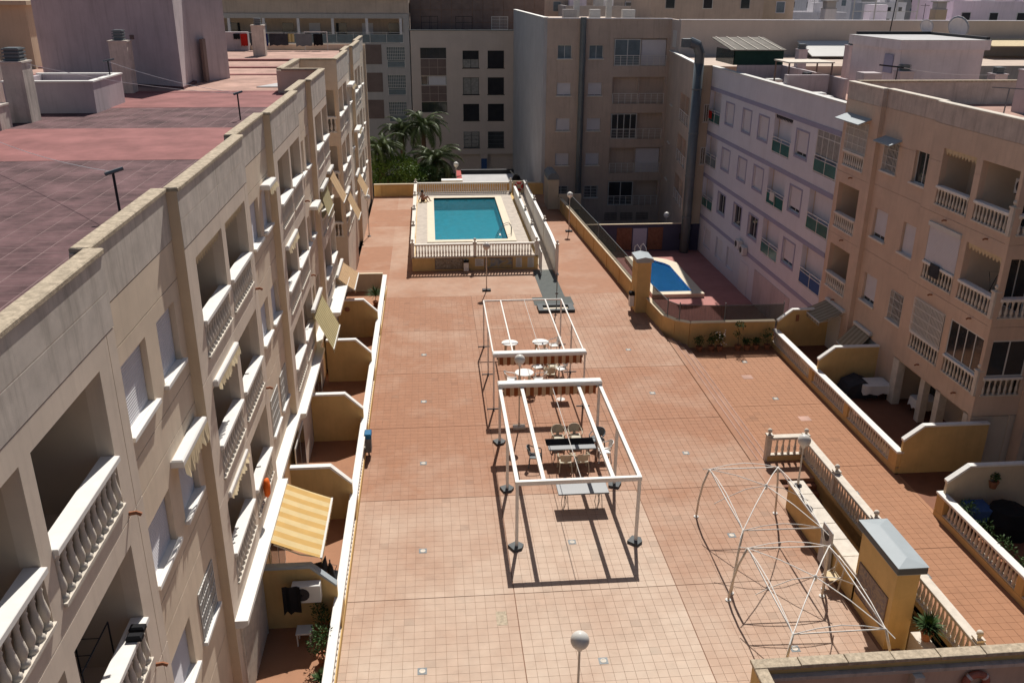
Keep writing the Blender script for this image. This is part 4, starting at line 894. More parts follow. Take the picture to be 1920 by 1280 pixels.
# lifebuoys
def buoy(label, x, y, z, m, rad=.32, rz=0, tilt=90):
    t = thing('lifebuoy', label, 'lifebuoy', (x, y, z)); Mx = Matrix.Rotation(rz, 4, 'Z') @ Matrix.Rotation(R(tilt), 4, 'X')
    mb = MB(); n = 22; k = 8; tr = rad*.27; vs = []; fs = []
    for i in range(n):
        a = 2*math.pi*i/n
        for j in range(k): b = 2*math.pi*j/k; vs.append(((rad-tr+tr*math.cos(b))*math.cos(a), (rad-tr+tr*math.cos(b))*math.sin(a), tr*.8*math.sin(b)))
    for i in range(n):
        for j in range(k): fs.append((i*k+j, ((i+1) % n)*k+j, ((i+1) % n)*k+(j+1) % k, i*k+(j+1) % k))
    mb.add(vs, fs); link('ring', mb.mesh('ring', m, True), t, Mx)
    for q in range(4):
        a = R(45+90*q); b2 = MB().lathe([(tr*1.04, -.035), (tr*1.04, .035)], 10); o = link('band', b2.mesh('band', 'frame'), t, Mx @ Matrix.Translation(((rad-tr)*math.cos(a), (rad-tr)*math.sin(a), 0)) @ Matrix.Rotation(a, 4, 'Z') @ Matrix.Rotation(R(90), 4, 'X') @ Matrix.Diagonal((1, .8, 1, 1)))
    return t
buoy('red lifebuoy hanging at the head of the pool ramp', 7.5, 75.6, 1.45, 'buoy', .4)
tag(link('end_board', MB().box(6.98, 75.7, .85, 7.93, 75.78, 1.9).mesh('end_board', 'cream')), 'pale board closing the head of the pool ramp behind the lifebuoy', 'wall')

# sunbather
def skin_figure(name, parent, verts, edges, radii, m, sub=2, root=0):
    me = bpy.data.meshes.new(name); me.from_pydata(verts, edges, []); o = bpy.data.objects.new(name, me); COL.objects.link(o)
    md = o.modifiers.new('skin', 'SKIN'); md.use_smooth_shade = True
    for i, v in enumerate(me.skin_vertices[0].data): v.radius = (radii[i], radii[i]); v.use_root = (i == root)
    o.modifiers.new('sub', 'SUBSURF').levels = sub; o.modifiers['sub'].render_levels = sub
    dg = bpy.context.evaluated_depsgraph_get(); me2 = bpy.data.meshes.new_from_object(o.evaluated_get(dg)); me2.materials.clear(); me2.materials.append(M[m])
    me2.polygons.foreach_set('use_smooth', [True]*len(me2.polygons))
    o.modifiers.clear(); o.data = me2; o.parent = parent; me2.name = name; return o
pn = thing('person', 'tanned person in dark swimwear sitting on the deck at the far left pool corner', 'person', (-.75, 72.9, .88), R(60))
V = [(0,0,.14),(0,.03,.3),(0,.06,.5),(0,.05,.6),(0,.02,.78),(-.1,0,.12),(-.17,-.38,.42),(-.16,-.55,.06),(-.17,-.72,.03),(.1,0,.12),(.17,-.42,.38),(.18,-.62,.06),(.18,-.8,.03),(-.19,.06,.52),(-.26,.14,.28),(-.28,.26,.05),(-.28,.22,.02),(.19,.06,.52),(.27,-.08,.32),(.22,-.32,.42),(.21,-.4,.42)]
Ed = [(0,1),(1,2),(2,3),(3,4),(0,5),(5,6),(6,7),(7,8),(0,9),(9,10),(10,11),(11,12),(2,13),(13,14),(14,15),(15,16),(2,17),(17,18),(18,19),(19,20)]
Rd = [.15,.13,.15,.055,.095,.1,.065,.04,.035,.1,.065,.04,.035,.06,.042,.032,.03,.06,.042,.032,.03]
skin_figure('body', pn, V, Ed, Rd, 'skin')
part('hair', MB().ball((0, .05, .82), .115, 10, 7, 1.05), 'hair', pn, smooth=True)
part('swimwear', MB().lathe([(.175, -.02), (.175, .14), (.13, .2)], 12, (0, 0, .05)), 'black', pn)
tag(link('towel', MB().bbox(-1.2, 72.3, .879, -.2, 73.5, .892, .004).mesh('towel', 'canvas')), 'pale towel under the sunbathing person', 'towel')

# ================================================================ LAMPS
def lamp(x, y, z, h, label, base='disc', g='globe', rad=.225):
    t = thing('globe_lamp', label, 'lamp', (x, y, z)); 
    part('post', MB().lathe([(.045, 0), (.045, .25), (.032, .27), (.028, h-rad-.02)], 8), 'stone', t)
    part('globe', MB().ball((0, 0, h), rad, 20, 14), g, t, smooth=True); part('collar', MB().lathe([(.06, h-rad-.06), (.09, h-rad+.03)], 10), 'frame', t)
    if base == 'disc': part('base', MB().lathe([(.14, 0), (.14, .035), (.06, .06)], 12), 'dark', t)
    else: part('base', MB().bbox(-.26, -.16, 0, .26, .16, .1, .015), base, t)
    return t
lamp(3.17, 16.5, 0, 3.2, 'nearest globe lamp at the bottom edge of the picture', 'disc')
lamp(3.42, 33.5, 0, 3.15, 'globe lamp standing between the two awning pergolas', 'stone')
lamp(3.2, 51.9, 0, 2.85, 'globe lamp before the pool wall with a dark square foot', 'dark')
lamp(10.4, 65.7, 0, 2.85, 'globe lamp right of the pool ramp on the sunny paving', 'dark', 'globe_w')
lamp(-4.75, 65.3, 0, 2.95, 'globe lamp against the far end of the left facade', 'disc', 'globe_w')
lamp(12.62, 26.25, 1.08, 1.8, 'globe lamp on the low wall beside the stairwell', 'disc')
lamp(2.3, 82.0, -4.2, 6.4, 'globe lamp in the street behind the pool balustrade', 'disc', 'globe_w', .24)
lamp(18.95, 69.3, -4.2, 4.5, 'globe lamp behind the purple wall of the small pool', 'disc', 'globe_w', .24)

# ================================================================ PERGOLAS
def pergola(name, label, x0, x1, ys, H, beams, bw, cassette_y, foot, t_w, m='framew', val_side=-1):
    t = thing(name, label, 'pergola', (x0, ys[0], 0)); W = x1-x0; D = ys[-1]-ys[0]
    for y in ys:
        for x in (0, W):
            p = link('post', MB().box(-t_w/2, -t_w/2, .05, t_w/2, t_w/2, H-bw).mesh('post', m), t, T(x, y-ys[0], 0))
            if foot == 'pad': link('foot_pad', shared('foot_pad', lambda: MB().prism([(-.22, -.2), (.17, -.24), (.22, .05), (.08, .24), (-.22, .18)], 0, .09), 'rubber'), p, Matrix.Rotation(random.uniform(-1.5, 1.5), 4, 'Z'))
            else: link('foot_plate', shared('foot_plate', lambda: MB().box(-.3, -.03, 0, .3, .03, .03).box(-.03, -.22, .0, .03, .22, .028), 'framew' if foot == 'w' else 'dark'), p, T(0, 0, 0))
    for b in beams: part('beam', MB().box(b-bw/2, 0, H-bw, b+bw/2, D, H), m, t)
    part('cross_beam', MB().box(-bw/2, -bw/2, H-bw-.01, W+bw/2, bw/2, H+.004), m, t)
    part('cross_beam', MB().box(-bw/2, D-bw/2, H-bw-.01, W+bw/2, D+bw/2, H+.004), m, t)
    part('wire', MB().tube([(W*.52, 0, H-.02), (W*.52, D, H-.02)], .012, 4), m, t)
    cy = cassette_y-ys[0]; s_ = val_side
    part('cassette', MB().bbox(-bw/2-.02, cy-.20, H+.006, W+bw/2+.02, cy+.20, H+.17, .04), m, t)
    vb = MB(); n = 96; dx = W*.92/n
    for i in range(n):
        a, b = W*.04+i*dx, W*.04+(i+1)*dx; ha = .34-.05*abs(math.sin(i*math.pi/6)); hb = .34-.05*abs(math.sin((i+1)*math.pi/6)); ya = cy+s_*.17
        vb.add([(a, ya, H-.01), (b, ya, H-.01), (b, ya, H-.07-ha), (a, ya, H-.07-hb), (a, ya+.012, H-.01), (b, ya+.012, H-.01), (b, ya+.012, H-.07-ha), (a, ya+.012, H-.07-hb)], [(0,1,2,3),(7,6,5,4)])
    part('valance', vb, 'valance', t)
    part('rolled_fabric', MB().box(W*.03, cy+s_*.10, H-.12, W*.97, cy+s_*.165, H+.003), 'grey_metal', t)
    return t
pergola('awning_pergola', 'near white pergola frame with grey tables under it', 2.5, 6.54, (24.88, 28.57, 32.25), 2.55, (0, .87, 3.16, 4.04), .13, 32.25, 'pad', .1)
pergola('awning_pergola', 'far white pergola frame with round white tables under it', 2.48, 6.48, (35.4, 39.2, 42.75), 2.55, (0, .87, 3.16, 4.0), .06, 35.4, 'x', .07)
# tables and chairs
def ftable(label, x0, x1, y0, y1, z=.74, m='table_g', sag=None):
    t = thing('folding_table', label, 'table', ((x0+x1)/2, (y0+y1)/2, 0)); w, dd = (x1-x0)/2, (y1-y0)/2
    part('top', MB().bbox(-w, -dd, z-.045, w, dd, z, .015), m, t)
    for s_ in (-1, 1):
        q = s_*(w-.3); link('leg', MB().tube([(q-.09, -dd+.1, 0), (q-.05, -dd+.1, z-.2), (q, -dd+.12, z-.05)], .013, 5).tube([(q+.09, -dd+.1, 0), (q+.05, -dd+.1, z-.2), (q, -dd+.12, z-.05)], .013, 5).tube([(q-.09, dd-.1, 0), (q, dd-.12, z-.05)], .013, 5).tube([(q+.09, dd-.1, 0), (q, dd-.12, z-.05)], .013, 5).tube([(q-.05, -dd+.1, z-.25), (q-.05, dd-.1, z-.25)], .01, 4).mesh('leg', 'grey_metal'), t)
    return t
ftable('bare grey folding table at the open front of the near pergola', 4.17, 6.0, 26.88, 27.62)
ftable('grey folding table covered by a black cloth with chairs around it', 4.25, 6.12, 30.15, 31.0)
tag(link('table_cloth', MB().bbox(4.2, 30.5, .742, 6.1, 31.04, .752, .004).mesh('table_cloth', 'black')), 'black cloth covering the back half of the long table', 'cloth')
def rtable(label, x, y, rad=.42):
    t = thing('round_table', label, 'table', (x, y, 0)); part('top', MB().lathe([(rad-.01, .69), (rad, .7), (rad, .72), (rad-.02, .73)], 24), 'plastic_w', t)
    for i in range(4):
        a = R(45+90*i); link('leg', MB().tube([(.8*rad*math.cos(a), .8*rad*math.sin(a), 0), (.68*rad*math.cos(a), .68*rad*math.sin(a), .69)], [.035, .05], 6).mesh('leg', 'plastic'), t)
    return t
rtable('round white table on the left under the far pergola', 3.72, 41.45); rtable('round white table on the right under the far pergola', 5.28, 41.45); rtable('round white table behind the globe lamp at the near end of the far pergola', 4.07, 37.7, .44)
chairs = [('plastic', 4.85, 31.75, 0, 'cream plastic chair behind the long table, left one'), ('plastic', 5.55, 31.8, .05, 'cream plastic chair behind the long table, right one'),
 ('plastic', 4.85, 29.85, 3.14, 'cream plastic chair on the near side of the long table, left one'), ('plastic', 5.5, 29.85, 3.2, 'cream plastic chair on the near side of the long table, right one'),
 ('grey_metal', 6.38, 31.45, -.7, 'grey chair at the far right corner of the long table'), ('plastic_w', 6.5, 30.5, -1.57, 'white chair at the right end of the long table'), ('grey_metal', 3.75, 30.3, 1.4, 'dark grey chair standing apart left of the long table'),
 ('plastic_w', 6.0, 41.7, -1.4, 'white chair to the right of the right round table'), ('plastic_w', 5.25, 40.6, 3.14, 'white chair in front of the right round table'),
 ('plastic_w', 3.45, 37.6, 1.6, 'white chair left of the table with the lamp before it'), ('plastic_w', 4.25, 36.9, 3.1, 'white chair in front of the table with the lamp before it'), ('plastic_w', 4.75, 37.5, -1.9, 'white chair right of the table with the lamp before it'),
 ('plastic_w', 4.85, 39.0, .3, 'leftmost white chair of the group without table'), ('plastic', 5.35, 38.2, 3.0, 'cream chair with its back to the camera in the group without table'), ('plastic_w', 5.95, 38.7, -1.2, 'rightmost white chair of the group without table'), ('plastic', 5.6, 39.1, .1, 'chair at the back of the group without table')]
for m_, x, y, rz, lab in chairs: chair_mesh('plastic_chair', lab, x, y, rz, m_, 'plastic chairs under the pergolas')
pb = thing('small_board', 'white square side table on one leg near the pergola valance', 'table', (5.6, 36.2, 0)); part('top', MB().bbox(-.4, -.3, .7, .4, .3, .73), 'plastic_w', pb); part('leg', MB().lathe([(.2, 0), (.03, .04), (.03, .7)], 8), 'frame', pb)

# ================================================================ GAZEBO FRAMES
def gazebo(label, x, y, far_l, far_r, near_l, near_r, apex, feet):
    """bare tent frame: four bowed legs, eave bars, arched roof poles meeting in a hub"""
    t = thing('tent_frame', label, 'tent frame', (x, y, 0)); O = Vector((x, y, 0))
    P = [Vector(p)-O for p in (near_l, near_r, far_r, far_l)]; F = [Vector(p)-O for p in feet]; A = Vector(apex)-O; c = (P[0]+P[1]+P[2]+P[3])/4
    for k in range(4):
        f, p = F[k], P[k]; out = (f-c); out.z = 0; out = out.normalized()
        link('leg', MB().tube([f, f.lerp(p, .33)+out*.08, f.lerp(p, .66)+out*.09, p], .035, 6).mesh('leg', 'stone', True), t)
        link('foot', MB().lathe([(.09, 0), (.09, .03), (.03, .05)], 10, tuple(f)).mesh('foot', 'frame'), t)
    for k in range(4):
        a, b = P[k], P[(k+1) % 4]; m_ = (a+b)/2
        link('eave_bar', MB().tube([a, b], .02, 5).tube([a, a.lerp(b, .25)+Vector((0, 0, .14)), m_+Vector((0, 0, .2)), a.lerp(b, .75)+Vector((0, 0, .14)), b], .014, 5).mesh('eave_bar', 'framew'), t)
        link('roof_pole', MB().tube([a+(a-c).normalized()*.28-Vector((0, 0, .12)), a, a.lerp(A, .5)+Vector((0, 0, .06)), A], .016, 5).mesh('roof_pole', 'framew'), t)
    for k in (0, 2):
        a, b = P[k], P[(k+1) % 4]
    l_, r_ = (P[0]+P[3])/2, (P[1]+P[2])/2
    link('ridge_arch', MB().tube([l_-Vector((.35, 0, .2)), l_, l_.lerp(A, .5)+Vector((0, 0, .1)), A, r_.lerp(A, .5)+Vector((0, 0, .1)), r_, r_+Vector((.35, 0, -.2))], .013, 5).mesh('ridge_arch', 'framew'), t)
    link('hub', MB().lathe([(.05, -.12), (.05, .03), (.02, .06)], 8, tuple(A)).mesh('hub', 'frame'), t)
    return t
gazebo('bare white tent frame farther from the camera beside the stairwell wall', 10.4, 24.0, (9.22, 25.9, 2.1), (11.62, 25.85, 2.1), (9.15, 22.2, 2.1), (11.6, 22.15, 2.1), (10.5, 24.05, 2.5), [(8.9, 21.94, 0), (11.85, 21.9, 0), (11.9, 26.2, 0), (9.02, 26.22, 0)])
gazebo('bare white tent frame nearer the camera by the grey capped wall block', 10.2, 19.5, (8.98, 21.3, 2.1), (11.42, 21.2, 2.1), (8.88, 17.55, 2.1), (11.35, 17.55, 2.1), (10.15, 19.3, 2.5), [(8.6, 17.35, 0), (11.7, 17.3, 0), (11.65, 21.57, 0), (8.7, 21.62, 0)])

# ================================================================ STAIRWELL
swl = thing('stairwell_wall', 'low ochre wall with wide pale stone top beside the stairwell', 'wall', (12.68, 21.15, 0))
part('panel', MB().box(-.26, 0, 0, .24, 5.4, 1.0), 'yellow', swl)
for i in range(6): link('cap_stone', MB().bbox(-.3, i*.91, 1.0, .28, i*.91+.895, 1.08, .01).mesh('cap_stone', 'stone'), swl)
for i in range(12):
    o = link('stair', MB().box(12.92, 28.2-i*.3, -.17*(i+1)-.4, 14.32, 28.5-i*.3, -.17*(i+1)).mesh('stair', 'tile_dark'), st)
struct('stair_landing', MB().box(12.905, 28.5, -.3, 14.34, 29.9, -.004).box(12.31, 26.5, -.3, 12.9, 30.0, -.006), 'tile')
struct('stairwell_side', MB().box(14.33, 15, -4.2, 14.36, 28.5, -.02).box(12.4, 15, -4.2, 12.44, 21.1, -.02), 'yellow')
balustrade('stair_balustrade', 'short stone balustrade across the head of the stairwell, between two ball posts', (12.95, 30.0), (14.45, 30.0), -.5, 1.05, base=.72, cap=.1, spacing=.24, thick=.24, posts=(0.02,), base_m='yellow', bal_m='stone', cap_m='stone')
balustrade('stair_balustrade', 'long stone balustrade with ball posts between the stairwell and the lower paving', (14.45, 18.0), (14.45, 30.0), -.5, 1.0, base=.62, cap=.1, spacing=.21, thick=.24, posts=(.15, 6.1, 9.15, 11.98), base_m='yellow', bal_m='stone', cap_m='stone')
tb = thing('wall_block', 'ochre wall block with hipped grey metal cap and a tile picture', 'wall', (12.75, 20.2, 0))
part('body', MB().box(-.33, -1.05, -.2, .33, 1.05, 2.6), 'yellow', tb)
part('cap', MB().box(-.42, -1.18, 2.6, .42, 1.18, 2.84).add([(-.44,-1.2,2.84),(.44,-1.2,2.84),(.44,1.2,2.84),(-.44,1.2,2.84),(-.02,-.8,2.90),(.02,-.8,2.90),(.02,.8,2.90),(-.02,.8,2.90)], [(0,1,5,4),(1,2,6,5),(2,3,7,6),(3,0,4,7),(4,5,6,7)]), 'greyroof', tb)
part('cap_band', MB().box(-.425, -1.185, 2.62, .425, 1.185, 2.8), 'grey_box', tb)
picture('dark village tile picture on the side of the grey capped wall block', (12.42, 21.05, .55), (-1, 0, 0), 1.65, 1.0, 'pic3')
pot_plant('potted grass plant on the low wall below the ball post', 13.35, 18.75, .6, .5, .55, 'spiky', leafn=260)
tag(link('planter_wall', MB().bbox(13.1, 17.3, -.5, 13.5, 19.1, .6).mesh('planter_wall', 'stone')), 'short pale wall carrying the potted grass plant', 'wall')
ab = thing('folding_sign', 'grey notice board with dark round emblem beside the tent frame', 'sign', (12.25, 23.0, 0)); part('board', MB().prism_axis([(-.02, .1), (.12, .1), (.05, 1.5), (.02, 1.5)], -.35, .35, 1), 'grey', ab); part('emblem', MB().lathe([(.16, 0), (.16, .01)], 14), 'dark', ab); ab.children[-1].matrix_basis = Matrix.Translation((-.0, 0, 1.2)) @ Matrix.Rotation(R(-90), 4, 'Y')
rk = thing('folded_chairs', 'folded pale garden chairs leaning on the ochre stairwell wall', 'chair', (12.2, 21.7, 0)); part('frame', MB().bar((0, 0, 0), (.12, 0, 1.0), .04).bar((0, .5, 0), (.12, .5, 1.0), .04).bar((.12, 0, 1.0), (.12, .5, 1.0), .04).bar((-.35, 0, .3), (.08, 0, .6), .03).bar((-.35, .5, .3), (.08, .5, .6), .03), 'stone', rk); part('seat', MB().box(-.3, .02, .42, .1, .48, .46), 'canvas', rk)

# near walled enclosure, bottom right
ne = thing('enclosure_wall', 'weathered ochre wall with lichen stained top at the bottom right corner', 'wall', (7.6, 16.85, 0))
part('panel', MB().box(.0, -.2, 0, 9.5, 0, 1.88).box(0, -6.0, 0, .2, -.2, 1.88), 'yellow', ne)
for i in range(8): link('cap_stone', MB().bbox(-.05+i*1.2, -.27+.01*(i % 2), 1.88, 1.13+i*1.2, .06, 1.965+.006*(i % 3), .012).mesh('cap_stone', 'coping'), ne)
for i in range(5): link('cap_stone', MB().bbox(-.05, -1.5-i*1.2, 1.88, .27, -.28-i*1.2, 1.96, .012).mesh('cap_stone', 'coping'), ne)
part('ledge', MB().box(.21, -.36, 1.60, 9.5, -.205, 1.70).box(.21, -6, 1.60, .36, -.36, 1.70), 'parapet', ne); part('inner_face', MB().box(.21, -.235, -.2, 9.5, -.202, 1.6), 'facade_r', ne)
part('pier', MB().bbox(4.0, -.52, 0, 4.26, -.237, 1.585), 'stone', ne)
part('inner_floor', MB().box(.2, -6, 0, 9.5, -.2, .05), 'tile_dark', ne)
buoy('faded red lifebuoy hanging inside the near enclosure wall', 13.35, 16.5, 1.15, 'buoy_f', .38, R(0), 90)

# ================================================================ RIGHT SIDE WALLS
g_rw = 'long balustrades before the right terraces'
balustrade('terrace_balustrade', 'long balustrade with white cap between the lower paving and the right terraces, farther one', (18.15, 29.4), (18.15, 43.0), -.5, .48, base=.24, cap=.09, spacing=.21, thick=.24, piers=[(8.5, .35), (4.6, .35), (.3, .6)], group=g_rw, bal_m='stone')
balustrade('terrace_balustrade', 'balustrade with white cap at the right edge, with plants and a dark cloth behind it', (18.15, 14.0), (18.15, 26.45), -.5, .48, base=.24, cap=.09, spacing=.21, thick=.24, piers=[(12.2, .5), (7.5, .35)], group=g_rw, bal_m='stone')
def rdiv(label, y, x0=18.2, L=2.9, m='yellow', z=-.5, top=2.05, cap='white'):
    t = thing('divider_wall', label, 'wall', (x0, y, z), 0, 'divider walls between the right terraces')
    part('panel', MB().prism_axis([(0, 0), (L, 0), (L, top), (.75, top), (.05, 1.45), (0, 1.4)], -.07, .07, 1), m, t)
    part('cap', MB().prism_axis([(-.02, 1.42), (.04, 1.47), (.75, top), (L, top), (L, top+.07), (.72, top+.07), (-.04, 1.52)], -.11, .11, 1), cap, t); return t
rdiv('pale right terrace divider wall with a hanging plant pot at the right edge', 26.3, L=3.4, m='cream'); rdiv('ochre right terrace divider wall beside the shaded gap', 29.45, L=3.4); rdiv('ochre right terrace divider wall behind the covered tables', 37.6); rdiv('ochre right terrace wall by the beige striped awnings', 42.9, L=2.85, m='yellow')
# plaza boundary wall to the small pool
def wall_run(name, label, pts, z0, z1, th, m, cap_m, capw=.06, pier_every=None, group=None):
    t = thing(name, label, 'wall', (pts[0][0], pts[0][1], 0), 0, group); P0 = Vector((pts[0][0], pts[0][1], 0))
    for (a, b) in zip(pts[:-1], pts[1:]):
        A = Vector((*a, 0))-P0; B = Vector((*b, 0))-P0; v = (B-A).normalized(); n = Vector((-v.y, v.x, 0))*th/2; n2 = n.normalized()*(th/2+.04)
        part('panel', MB().prism([tuple((A-n-v*.01)[:2]), tuple((B-n+v*.01)[:2]), tuple((B+n+v*.01)[:2]), tuple((A+n-v*.01)[:2])], z0, z1), m, t)
        part('cap', MB().prism([tuple((A-n2-v*.02)[:2]), tuple((B-n2+v*.02)[:2]), tuple((B+n2+v*.02)[:2]), tuple((A+n2-v*.02)[:2])], z1, z1+capw), cap_m, t)
        if pier_every:
            L = (B-A).length; k = int(L/pier_every)
            for i in range(k): c = A+v*(i+.5)*L/k; part('pier', MB().prism([tuple((c-n*1.4-v*.13)[:2]), tuple((c-n*1.4+v*.13)[:2]), tuple((c+n*1.4+v*.13)[:2]), tuple((c+n*1.4-v*.13)[:2])], z0+.001, z1-.002), m, t)
    return t
wall_run('boundary_wall', 'ochre boundary wall with piers right of the far plaza', [(10.75, 72.5), (11.3, 62), (11.7, 54.4), (11.95, 48.6)], 0, 1.0, .2, 'yellow', 'cream', pier_every=2.6)
wall_run('boundary_wall', 'ochre curved boundary wall behind the flower pots', [(12.2, 47.2), (12.4, 44.4), (12.85, 43.6), (13.5, 43.15), (18.1, 43.12)], -.6, .87, .2, 'yellow', 'cream')
gp = thing('gate_pillar', 'ochre pillar with grey metal cap beside the small pool', 'pillar', (11.9, 47.9, 0))
part('body', MB().box(-.42, -.6, 0, .38, .65, 3.0), 'yellow', gp); part('cap', MB().box(-.5, -.68, 3.0, .46, .73, 3.22).prism_axis([(-.5, 3.22), (.46, 3.22), (-.02, 3.32)], -.68, .73, 1), 'greyroof', gp)
bn2 = thing('waste_bin', 'white waste bin with black lid on the gate pillar', 'bin', (11.33, 47.75, 0)); part('body', MB().bbox(-.13, -.17, .3, .13, .17, .95), 'plastic_w', bn2); part('lid', MB().bbox(-.14, -.18, .95, .14, .18, 1.15, .04), 'black', bn2)
# screens above the wall
def screen(label, pts, z0, h, m, posts='grey_metal'):
    t = thing('fence_screen', label, 'fence', (pts[0][0], pts[0][1], 0)); P0 = Vector((pts[0][0], pts[0][1], 0))
    for a, b in zip(pts[:-1], pts[1:]):
        A = Vector((*a, 0))-P0; B = Vector((*b, 0))-P0; n = 10
        mb = MB()
        for i in range(n):
            p, q = A.lerp(B, i/n), A.lerp(B, (i+1)/n); v = (B-A).normalized(); o1 = Vector((-v.y, v.x, 0))*.012*math.sin(i*2.3); o2 = Vector((-v.y, v.x, 0))*.012*math.sin((i+1)*2.3)
            mb.quad((p+o1).to_tuple()[:2]+(z0,), (q+o2).to_tuple()[:2]+(z0,), (q+o2).to_tuple()[:2]+(z0+h,), (p+o1).to_tuple()[:2]+(z0+h,))
        part('mesh_panel', mb, m, t); part('post', MB().tube([tuple(B[:2])+(z0-.1,), tuple(B[:2])+(z0+h+.15,)], .03, 6), posts, t)
        part('top_rail', MB().tube([tuple(A[:2])+(z0+h,), tuple(B[:2])+(z0+h,)], .018, 5), posts, t)
    return t
screen('dark mesh screen on the boundary wall beyond the gate pillar', [(11.0, 70.5), (11.6, 60), (12.1, 49.0)], .5, 1.5, 'net')
screen('brown brushwood screen around the near end of the small pool', [(12.35, 47.0), (12.55, 44.3), (13.0, 43.55), (15.4, 43.3)], .5, 1.25, 'reed')
screen('green mesh screen on the boundary wall behind the flower pots', [(15.4, 43.3), (18.6, 43.3)], .5, 1.25, 'net')
# flower pots
pots = [(13.9, .5, .35, 'bush', 'low green plant leftmost in the row of pots'), (14.55, .7, .35, 'bush', 'thin leafy plant second in the row of pots'), (15.0, .8, .4, 'fl', 'plant with pale flowers in the row of pots'), (16.0, 1.7, .35, 'bush', 'tall slender shrub in the row of pots'), (16.5, .3, .25, 'bush', 'small plant in a clay pot right of the tall shrub'), (17.0, .35, .25, 'bush', 'another small clay pot plant near the balustrade end'), (17.6, .75, .5, 'bush', 'wide bush in the corner by the balustrade end')]
for x, h, w, k, lab in pots:
    pot_plant(lab, x, 42.5, -.5, h, w, 'bush', leafn=300, seed=int(x*10))
    if k == 'fl':
        mb = MB(); rr = random.Random(3)
        for i in range(26): mb.ball((x+rr.uniform(-.35, .35)-x, rr.uniform(-.3, .25), .35+rr.uniform(0, .75)), .035, 5, 3)
        o = link('flowers', mb.mesh('flowers', 'plastic_w'), [q for q in bpy.data.objects if q.get('label') == lab][0])
# small pool
sp = thing('small_pool', 'small blue swimming pool with curved steps and cream edge in the pink court', 'pool', (16.4, 59, -2.0))
out = [(14.6, 55.4), (18.15, 55.4), (18.15, 62.7), (17.6, 63.6), (16.9, 64.1), (15.8, 64.5), (14.6, 64.5)]
inn = [(15.05, 56.0), (17.45, 56.0), (17.45, 62.0), (17.2, 62.6), (16.6, 63.4), (15.9, 63.8), (15.05, 63.8)]
mb = MB(); n = len(out)
mb.add([(*p, -1.72) for p in out]+[(*p, -1.72) for p in inn]+[(*p, -2.0) for p in out]+[(*p, -2.4) for p in inn], [(i, (i+1) % n, n+(i+1) % n, n+i) for i in range(n)]+[(2*n+i, 2*n+(i+1) % n, (i+1) % n, i) for i in range(n)])
part('coping', mb, 'coping_p', sp, True)
mb = MB(); mb.add([(*p, -1.73) for p in inn]+[(*p, -3.4) for p in inn], [(i, (i+1) % n, n+(i+1) % n, n+i) for i in range(n)]+[tuple(range(n, 2*n))]); part('basin', mb, 'pool2', sp, True)
for k in range(3): part('pool_step', MB().lathe([(1.9-.4*k, -3.4), (1.9-.4*k, -2.6+.25*k)], 20, (15.6, 64.2, 0)), 'coping_p', sp, True)
part('water', MB().prism(inn, -1.86, -1.859), 'water2', sp, True)
lr = thing('pool_handrail', 'curved white handrail at the steps of the small pool', 'handrail', (15.3, 64.3, -1.7))
part('rail', MB().tube([(0, 0, 0), (0, 0, .8), (.15, -.1, 1.0), (.35, -.3, .7), (.4, -.4, -.1)], .025, 6).tube([(.5, .2, 0), (.5, .2, .8), (.65, .1, 1.0), (.85, -.1, .7), (.9, -.2, -.1)], .025, 6), 'frame', lr)
pw = thing('court_wall', 'purple court wall with orange mural panels behind the small pool', 'wall', (11.8, 66.9, -2.0)); part('panel', MB().box(0, 0, 0, 9.2, .15, 2.15), 'purple', pw); part('cap', MB().bbox(0, -.03, 2.15, 9.2, .18, 2.2), 'cream', pw)
part('mural', MB().box(2.6, -.02, .1, 3.8, -.002, 1.9).box(5.1, -.02, .1, 6.3, -.002, 1.9), 'mural_o', pw); part('door', MB().box(3.9, -.03, .05, 5.0, -.002, 1.85), 'lilac_band', pw); part('hatch', MB().box(7.6, -.03, .9, 7.95, -.002, 1.4), 'dark', pw)

# ================================================================ LILAC BUILDING
LL = thing('apartment_building', 'lilac grey apartment building with purple bands and green glass balconies', 'building', (21, 44.4, -2))
fl = Fac(LL, (21.0, 67.2, 0), (-1, 0, 0)); Y = lambda y: 67.2-y
rowz = [8.05, 4.85, 1.65]; holes = []
bal = [(66.9, 64.2, 'a'), (53.7, 50.85, 'b'), (47.35, 44.45, 'c')]; wn = [(63.0, 61.3), (59.4, 57.8), (56.3, 54.6), (50.1, 48.4)]
for k, z in enumerate(rowz):
    for a, b, q in bal: holes.append((Y(a), z, Y(b), z+2.28 if k else z+2.28))
    for a, b in wn: holes.append((Y(a), z+.45, Y(b), z+1.85))
for a, b in ((65.6, 63.9), (62.6, 61.0), (60.0, 58.4)): holes.append((Y(a), -1.2, Y(b), .25))
fl.wall(22.8, -2.2, 11.98, 'lilac', holes, t=.3)
fl.add('parapet_cap', MB().bbox(-.03, -.05, 11.98, 22.8, .35, 12.06), 'frame')
for z in (10.36, 7.1, 3.92, .72): fl.add('band', MB().box(0.002, -.025, z, 22.79, 0.0, z+.26), 'lilac_band')
